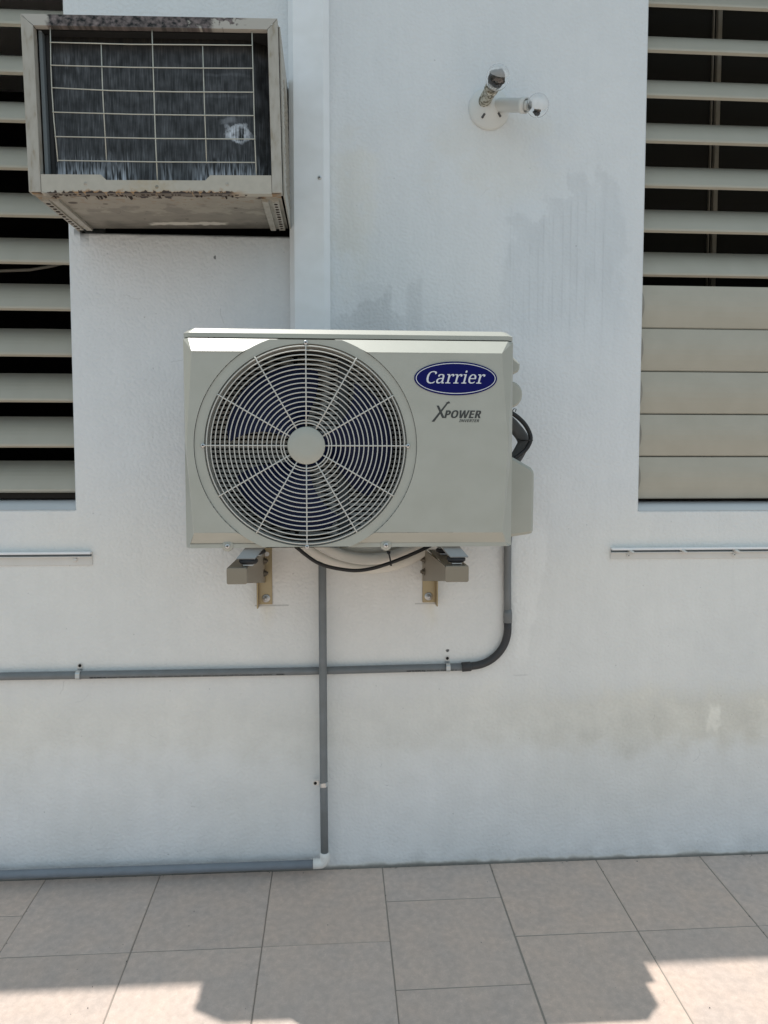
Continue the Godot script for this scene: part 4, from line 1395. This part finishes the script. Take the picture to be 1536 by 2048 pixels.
func make_clip(label: String, at: Vector3, horizontal: bool) -> void:
	# a galvanised saddle: half ring over the pipe and a tab with a hole
	var c := thing("pipe_clip", label, "pipe clip", at, "galvanised pipe clips")
	if not horizontal:
		c.rotation_degrees.z = 96.0
	var st := new_st()
	var r0 := 0.0124
	var w := 0.0062
	var prev := []
	for i in 15:
		var a := deg_to_rad(lerpf(-100.0, 95.0, i / 14.0))
		var rib := 0.0010 if i in [5, 6, 9, 10] else 0.0
		var p := Vector3(0, sin(a), cos(a))
		var cur := [p * (r0 + rib + 0.0012) + Vector3(-w, 0, 0), p * (r0 + rib + 0.0012) + Vector3(w, 0, 0)]
		if prev.size():
			quad(st, prev[0], prev[1], cur[1], cur[0], Vector3.ZERO)
			quad(st, prev[0], prev[0] * Vector3(1, 0.9, 0.9), cur[0] * Vector3(1, 0.9, 0.9), cur[0], Vector3(0, 0, 0))
			quad(st, prev[1], prev[1] * Vector3(1, 0.9, 0.9), cur[1] * Vector3(1, 0.9, 0.9), cur[1], Vector3(0, 0, 0))
		prev = cur
	put(st, "strap", M.clip, c)
	var tb := new_st()
	var p2 := PackedVector2Array([Vector2(-0.0062, 0.0118), Vector2(0.0066, 0.0118)])
	for i in 10:
		var a := PI * i / 9.0
		p2.append(Vector2(0.0003 + 0.0072 * cos(a), 0.0245 + 0.0072 * sin(a)))
	extrude(tb, p2, -0.0115, -0.0100)
	var tab := put(tb, "tab", M.clip, c)
	var hl := new_st(true)
	lathe(hl, Vector3(0.0003, 0.0245, -0.0099), Vector3.BACK, [[0.0, 0.0046], [0.0016, 0.0042], [0.0018, 0.0]], 16)
	put(hl, "screw_hole", M.hole, tab)

func make_hoses() -> void:
	var h := thing("coiled_hose", "coil of thick cream hose hanging on the wall behind the outdoor unit", "hose")
	var k := 0
	for loop in [[Vector3(0.0985, 1.184, 0.045), 0.278, 0.0165], [Vector3(0.098, 1.192, 0.078), 0.253, 0.0165], [Vector3(0.098, 1.196, 0.050), 0.228, 0.0160]]:
		var st := new_st(true)
		var pts := []
		for i in 72:
			var a := TAU * i / 72
			pts.append(loop[0] + Vector3(cos(a) * loop[1], sin(a) * loop[1] * (0.98 + 0.01 * k), 0.004 * sin(3.0 * a + k)))
		tube(st, pts, loop[2], 16, true)
		put(st, "loop", M.hose, h)
		k += 1
	var c := thing("power_cable", "thin black cable sagging below the outdoor unit with a cable tie", "cable")
	var cs := new_st(true)
	var ctl := [Vector3(-0.16, 1.06, 0.115), Vector3(-0.128, 1.005, 0.118), Vector3(-0.0946, 0.9708, 0.118), Vector3(-0.0423, 0.9341, 0.118), Vector3(0.027, 0.9170, 0.118), Vector3(0.0827, 0.9165, 0.118), Vector3(0.1526, 0.9352, 0.118), Vector3(0.2438, 0.9725, 0.115), Vector3(0.31, 1.01, 0.112), Vector3(0.36, 1.06, 0.11)]
	tube(cs, spline(ctl, 6), 0.0052, 10)
	put(cs, "cable", M.black, c)
	var tie := new_st(true)
	tube(tie, spline([Vector3(0.1535, 0.928, 0.112), Vector3(0.1545, 0.930, 0.1255), Vector3(0.152, 0.942, 0.1255), Vector3(0.150, 0.953, 0.119), Vector3(0.1475, 0.963, 0.112)], 4), 0.0022, 6)
	var tr := put(tie, "cable_tie", M.black, c)
	tie = new_st()
	box(tie, Vector3(0.143, 0.960, 0.106), Vector3(0.153, 0.967, 0.114), 0.001)
	put(tie, "tie_head", M.black, tr)
	var p := thing("insulated_pipes", "black cable and grey lagged pipe looping out at the right side of the outdoor unit", "pipes")
	var a1 := new_st(true)
	tube(a1, spline([Vector3(0.405, 1.350, 0.235), Vector3(0.455, 1.343, 0.235), Vector3(0.490, 1.318, 0.235), Vector3(0.508, 1.290, 0.235), Vector3(0.5105, 1.268, 0.235), Vector3(0.496, 1.243, 0.235), Vector3(0.466, 1.221, 0.235), Vector3(0.43, 1.195, 0.225)], 5), 0.0058, 10)
	put(a1, "cable", M.black, p)
	var a2 := new_st(true)
	tube(a2, spline([Vector3(0.40, 1.352, 0.205), Vector3(0.452, 1.326, 0.205), Vector3(0.480, 1.300, 0.205), Vector3(0.500, 1.270, 0.205), Vector3(0.492, 1.245, 0.205), Vector3(0.474, 1.218, 0.205), Vector3(0.44, 1.19, 0.2)], 5), 0.0165, 14)
	put(a2, "lagging", M.foam, p)
	var tp := new_st(true)
	tube(tp, [Vector3(0.482, 1.2715, 0.21), Vector3(0.490, 1.270, 0.232), Vector3(0.502, 1.2695, 0.241), Vector3(0.516, 1.270, 0.238)], 0.0019, 6)
	put(tp, "cable_tie", M.black, p)
	tp = new_st(true)
	tube(tp, [Vector3(0.462, 1.344, 0.232), Vector3(0.466, 1.352, 0.236), Vector3(0.472, 1.351, 0.236), Vector3(0.470, 1.344, 0.236)], 0.0012, 6)
	put(tp, "cable_tie", M.black, p)

func spline(pts: Array, n: int) -> Array:
	var c := Curve3D.new()
	for i in pts.size():
		var t: Vector3 = (pts[mini(i + 1, pts.size() - 1)] - pts[maxi(i - 1, 0)]) / 6.0
		c.add_point(pts[i], -t, t)
	var out := []
	for i in pts.size() - 1:
		for k in n:
			out.append(c.sample(i, float(k) / n))
	out.append(pts[-1])
	return out

func make_lamp() -> void:
	var l := thing("wall_lamp", "twin bulb lamp holder high on the wall with insects inside its clear bulbs", "lamp", Vector3(0.4425, 2.2175, 0.0))
	var st := new_st(true)
	lathe(st, Vector3(0, 0, 0.0005), Vector3.BACK, [[0.0, 0.059], [0.006, 0.0585], [0.010, 0.055], [0.012, 0.047]], 40)
	lathe(st, Vector3(0, 0, 0.0005), Vector3.BACK, [[0.012, 0.047], [0.020, 0.034], [0.030, 0.020], [0.033, 0.0]], 40)
	var base := put(st, "base", M.socket, l)
	for a in [-2.2, -0.75]:
		var v := new_st()
		var d := Vector3(cos(a), sin(a), 0)
		tube(v, [d * 0.028 + Vector3(0, 0, 0.023), d * 0.040 + Vector3(0, 0, 0.0165)], 0.0035, 8)
		put(v, "vent_slot", M.foam, base)
	var specs := [
		[Vector3(-0.020, 0.008, 0.018), Vector3(-0.004, 0.022, 0.128), M.crust, 0.0175],
		[Vector3(0.018, 0.004, 0.018), Vector3(0.112, -0.036, 0.105), M.socket, 0.0185],
	]
	for k in 2:
		var s: Array = specs[k]
		var from: Vector3 = s[0]
		var to: Vector3 = s[1]
		var ax := (to - from).normalized()
		var len_ := (to - from).length()
		var ss := new_st(true)
		var rr: float = s[3]
		var neck := len_ - 0.036
		lathe(ss, from, ax, [[0.0, rr * 0.8], [0.008, rr], [neck - 0.016, rr], [neck - 0.015, rr + 0.0022]], 24)
		lathe(ss, from, ax, [[neck - 0.015, rr + 0.0022], [neck, rr + 0.0022], [neck, rr - 0.002], [neck - 0.02, rr - 0.002]], 24)
		put(ss, "socket", s[2], l)
		var cap := new_st(true)
		lathe(cap, from, ax, [[neck - 0.012, 0.0125], [neck + 0.010, 0.0125], [neck + 0.011, 0.010]], 20)
		put(cap, "bulb_cap", M.socket, l)
		var gl := new_st(true)
		var R := 0.0315 if k == 0 else 0.0305
		var prof := [[neck + 0.009, 0.0122]]
		var c := len_
		for i in 15:
			var a := lerpf(deg_to_rad(138.0), 0.0, i / 14.0)
			prof.append([c + cos(a) * R * (1.1 if k == 0 else 1.0), sin(a) * R])
		lathe(gl, from, ax, prof, 32)
		# inner face of the thin glass: the same outline, smaller and turned inwards
		var inner_prof := []
		for i in range(prof.size() - 1, -1, -1):
			inner_prof.append([c + (prof[i][0] - c) * 0.955, prof[i][1] * 0.955])
		lathe(gl, from, ax, inner_prof, 32)
		var bulb := put(gl, "bulb", M.glass, l)
		# white veil on the bulb, standing in for the sky it reflects
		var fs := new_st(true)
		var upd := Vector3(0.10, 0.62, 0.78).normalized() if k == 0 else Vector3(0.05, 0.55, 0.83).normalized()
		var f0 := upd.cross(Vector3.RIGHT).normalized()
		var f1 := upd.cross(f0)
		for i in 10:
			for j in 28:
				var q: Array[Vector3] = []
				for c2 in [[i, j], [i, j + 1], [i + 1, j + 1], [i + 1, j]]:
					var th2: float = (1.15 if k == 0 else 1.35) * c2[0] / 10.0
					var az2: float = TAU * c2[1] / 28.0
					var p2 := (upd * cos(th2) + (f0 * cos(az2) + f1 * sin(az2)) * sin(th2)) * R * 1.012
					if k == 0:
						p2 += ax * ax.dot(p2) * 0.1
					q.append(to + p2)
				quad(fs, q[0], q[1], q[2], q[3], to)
		put(fs, "sheen_film", M.film, bulb)
		# dead insects caked on the glass, low in the bulb
		var dn := noise(90 + k, 0.9, 2)
		var db := new_st(true)
		var look := Vector3(-0.36, -0.60, 0.79).normalized() if k == 0 else Vector3(-0.20, -0.84, 0.42).normalized()
		var e0 := look.cross(Vector3.UP).normalized()
		var e1 := look.cross(e0)
		var wide := 0.92 if k == 0 else 0.42
		var grid := []
		for i in 10:
			var row := []
			for j in 36:
				var az := TAU * j / 36.0
				var edge := Vector3(cos(az), sin(az), 0.0)
				var th := wide * i / 9.0 * (1.0 + 0.5 * dn.get_noise_3dv(edge * 0.9))
				var dir := look * cos(th) + (e0 * cos(az) + e1 * sin(az)) * sin(th)
				var rad := R * (0.86 if i == 9 else 0.88 + 0.12 * dn.get_noise_3dv(dir * 14.0))
				var p := dir * rad
				if k == 0:
					p += ax * ax.dot(p) * 0.1
				row.append(to + p)
			grid.append(row)
		for i in 9:
			for j in 36:
				quad(db, grid[i][j], grid[i][(j + 1) % 36], grid[i + 1][(j + 1) % 36], grid[i + 1][j], to)
		put(db, "dead_insects", M.debris, bulb)

func make_rail(label: String, x0: float, x1: float, y_top: float, y_bot: float, hooks: Array, knobs: Array) -> void:
	var t := thing("mounting_rail", label, "rail", Vector3.ZERO, "white mounting rails below the windows")
	var st := new_st()
	box(st, Vector3(x0, y_bot, 0.0008), Vector3(x1, y_top, 0.004), 0.0008)
	put(st, "back_plate", M.rail, t)
	var lips := new_st()
	box(lips, Vector3(x0 + 0.001, y_top - 0.007, 0.0042), Vector3(x1 - 0.001, y_top, 0.016), 0.001)
	put(lips, "upper_lip", M.trunk, t)
	var l2 := new_st()
	box(l2, Vector3(x0 + 0.001, y_top - 0.0165, 0.0042), Vector3(x1 - 0.001, y_top - 0.0135, 0.013), 0.0008)
	put(l2, "lower_lip", M.rail, t)
	var gr := new_st()
	box(gr, Vector3(x0 + 0.001, y_top - 0.0130, 0.0041), Vector3(x1 - 0.001, y_top - 0.0075, 0.0055))
	put(gr, "groove", M.side_plate, t)
	for x in hooks:
		var h := new_st(true)
		tube(h, [Vector3(x - 0.004, y_top - 0.009, 0.005), Vector3(x, y_top - 0.0105, 0.017), Vector3(x + 0.006, y_top - 0.0145, 0.023)], 0.0042, 10)
		put(h, "hook", M.rail, t)
	for x in knobs:
		var h := new_st(true)
		lathe(h, Vector3(x, y_top - 0.0235, 0.004), Vector3.BACK, [[0.0, 0.0062], [0.004, 0.006], [0.006, 0.004], [0.0062, 0.0]], 16)
		var kn := put(h, "screw", M.rail, t)
		if hooks.size():
			var d := new_st(true)
			lathe(d, Vector3(x, y_top - 0.0235, 0.0098), Vector3.BACK, [[0.0, 0.0018], [0.0008, 0.0014], [0.001, 0.0]], 8)
			put(d, "screw_hole", M.hole, kn)

# ------------------------------------------------------------------ the scene
func _ready() -> void:
	var cam := Camera3D.new()
	cam.name = "camera"
	add_child(cam)
	cam.position = Vector3(0, 1.20167, 2.15)
	cam.rotation_degrees = Vector3(-3.52, -3.79, 0)
	cam.fov = rad_to_deg(2.0 * atan(1024.0 / 1480.0))
	cam.near = 0.05
	cam.far = 1000.0
	cam.current = true

	var we := WorldEnvironment.new()
	we.name = "world"
	var env := Environment.new()
	env.background_mode = Environment.BG_SKY
	var sky := Sky.new()
	var sm := ProceduralSkyMaterial.new()
	sm.sky_top_color = Color(0.71, 0.79, 0.84)
	sm.sky_horizon_color = Color(0.835, 0.88, 0.925)
	sm.sky_curve = 0.16
	sm.ground_bottom_color = Color(0.35, 0.33, 0.30)
	sm.ground_horizon_color = Color(0.62, 0.64, 0.64)
	sm.sky_energy_multiplier = 1.0
	sky.sky_material = sm
	env.sky = sky
	env.background_energy_multiplier = 1.0
	env.tonemap_mode = Environment.TONE_MAPPER_LINEAR
	env.tonemap_exposure = 1.04
	env.sdfgi_enabled = true
	env.ssao_enabled = true
	env.ssil_enabled = true
	we.environment = env
	add_child(we)

	var sun := DirectionalLight3D.new()
	sun.name = "sun"
	sun.light_energy = 1.3
	sun.light_color = Color(1.0, 0.98, 0.95)
	sun.light_angular_distance = 0.53
	sun.shadow_enabled = true
	add_child(sun)
	sun.look_at_from_position(Vector3.ZERO, Vector3(0.207, -1.0, 0.105), Vector3.FORWARD)

	make_materials()
	make_floor()
	var b := make_building()
	make_windows(b)
	make_outdoor_unit()
	make_window_unit()
	make_brackets()
	make_trunking()
	make_pipes()
	make_clip("galvanised pipe clip on the conduit near the left edge of the photo", Vector3(-0.7335, 0.6062, 0.0125), true)
	make_clip("galvanised pipe clip on the conduit beside the dark grey bend", Vector3(0.3305, 0.6090, 0.0125), true)
	make_clip("pipe clip on the vertical drain pipe above the white elbow", Vector3(-0.0366, 0.2765, 0.0335), false)
	make_hoses()
	make_lamp()
	make_rail("white mounting rail under the right window with small hooks", 0.8189, 1.75, 0.9602, 0.9256, [0.8773, 1.0375, 1.2009], [0.8728, 1.1995])
	make_rail("white mounting rail under the left window without hooks", -1.6, -0.6910, 0.9605, 0.9209, [], [-0.7373])
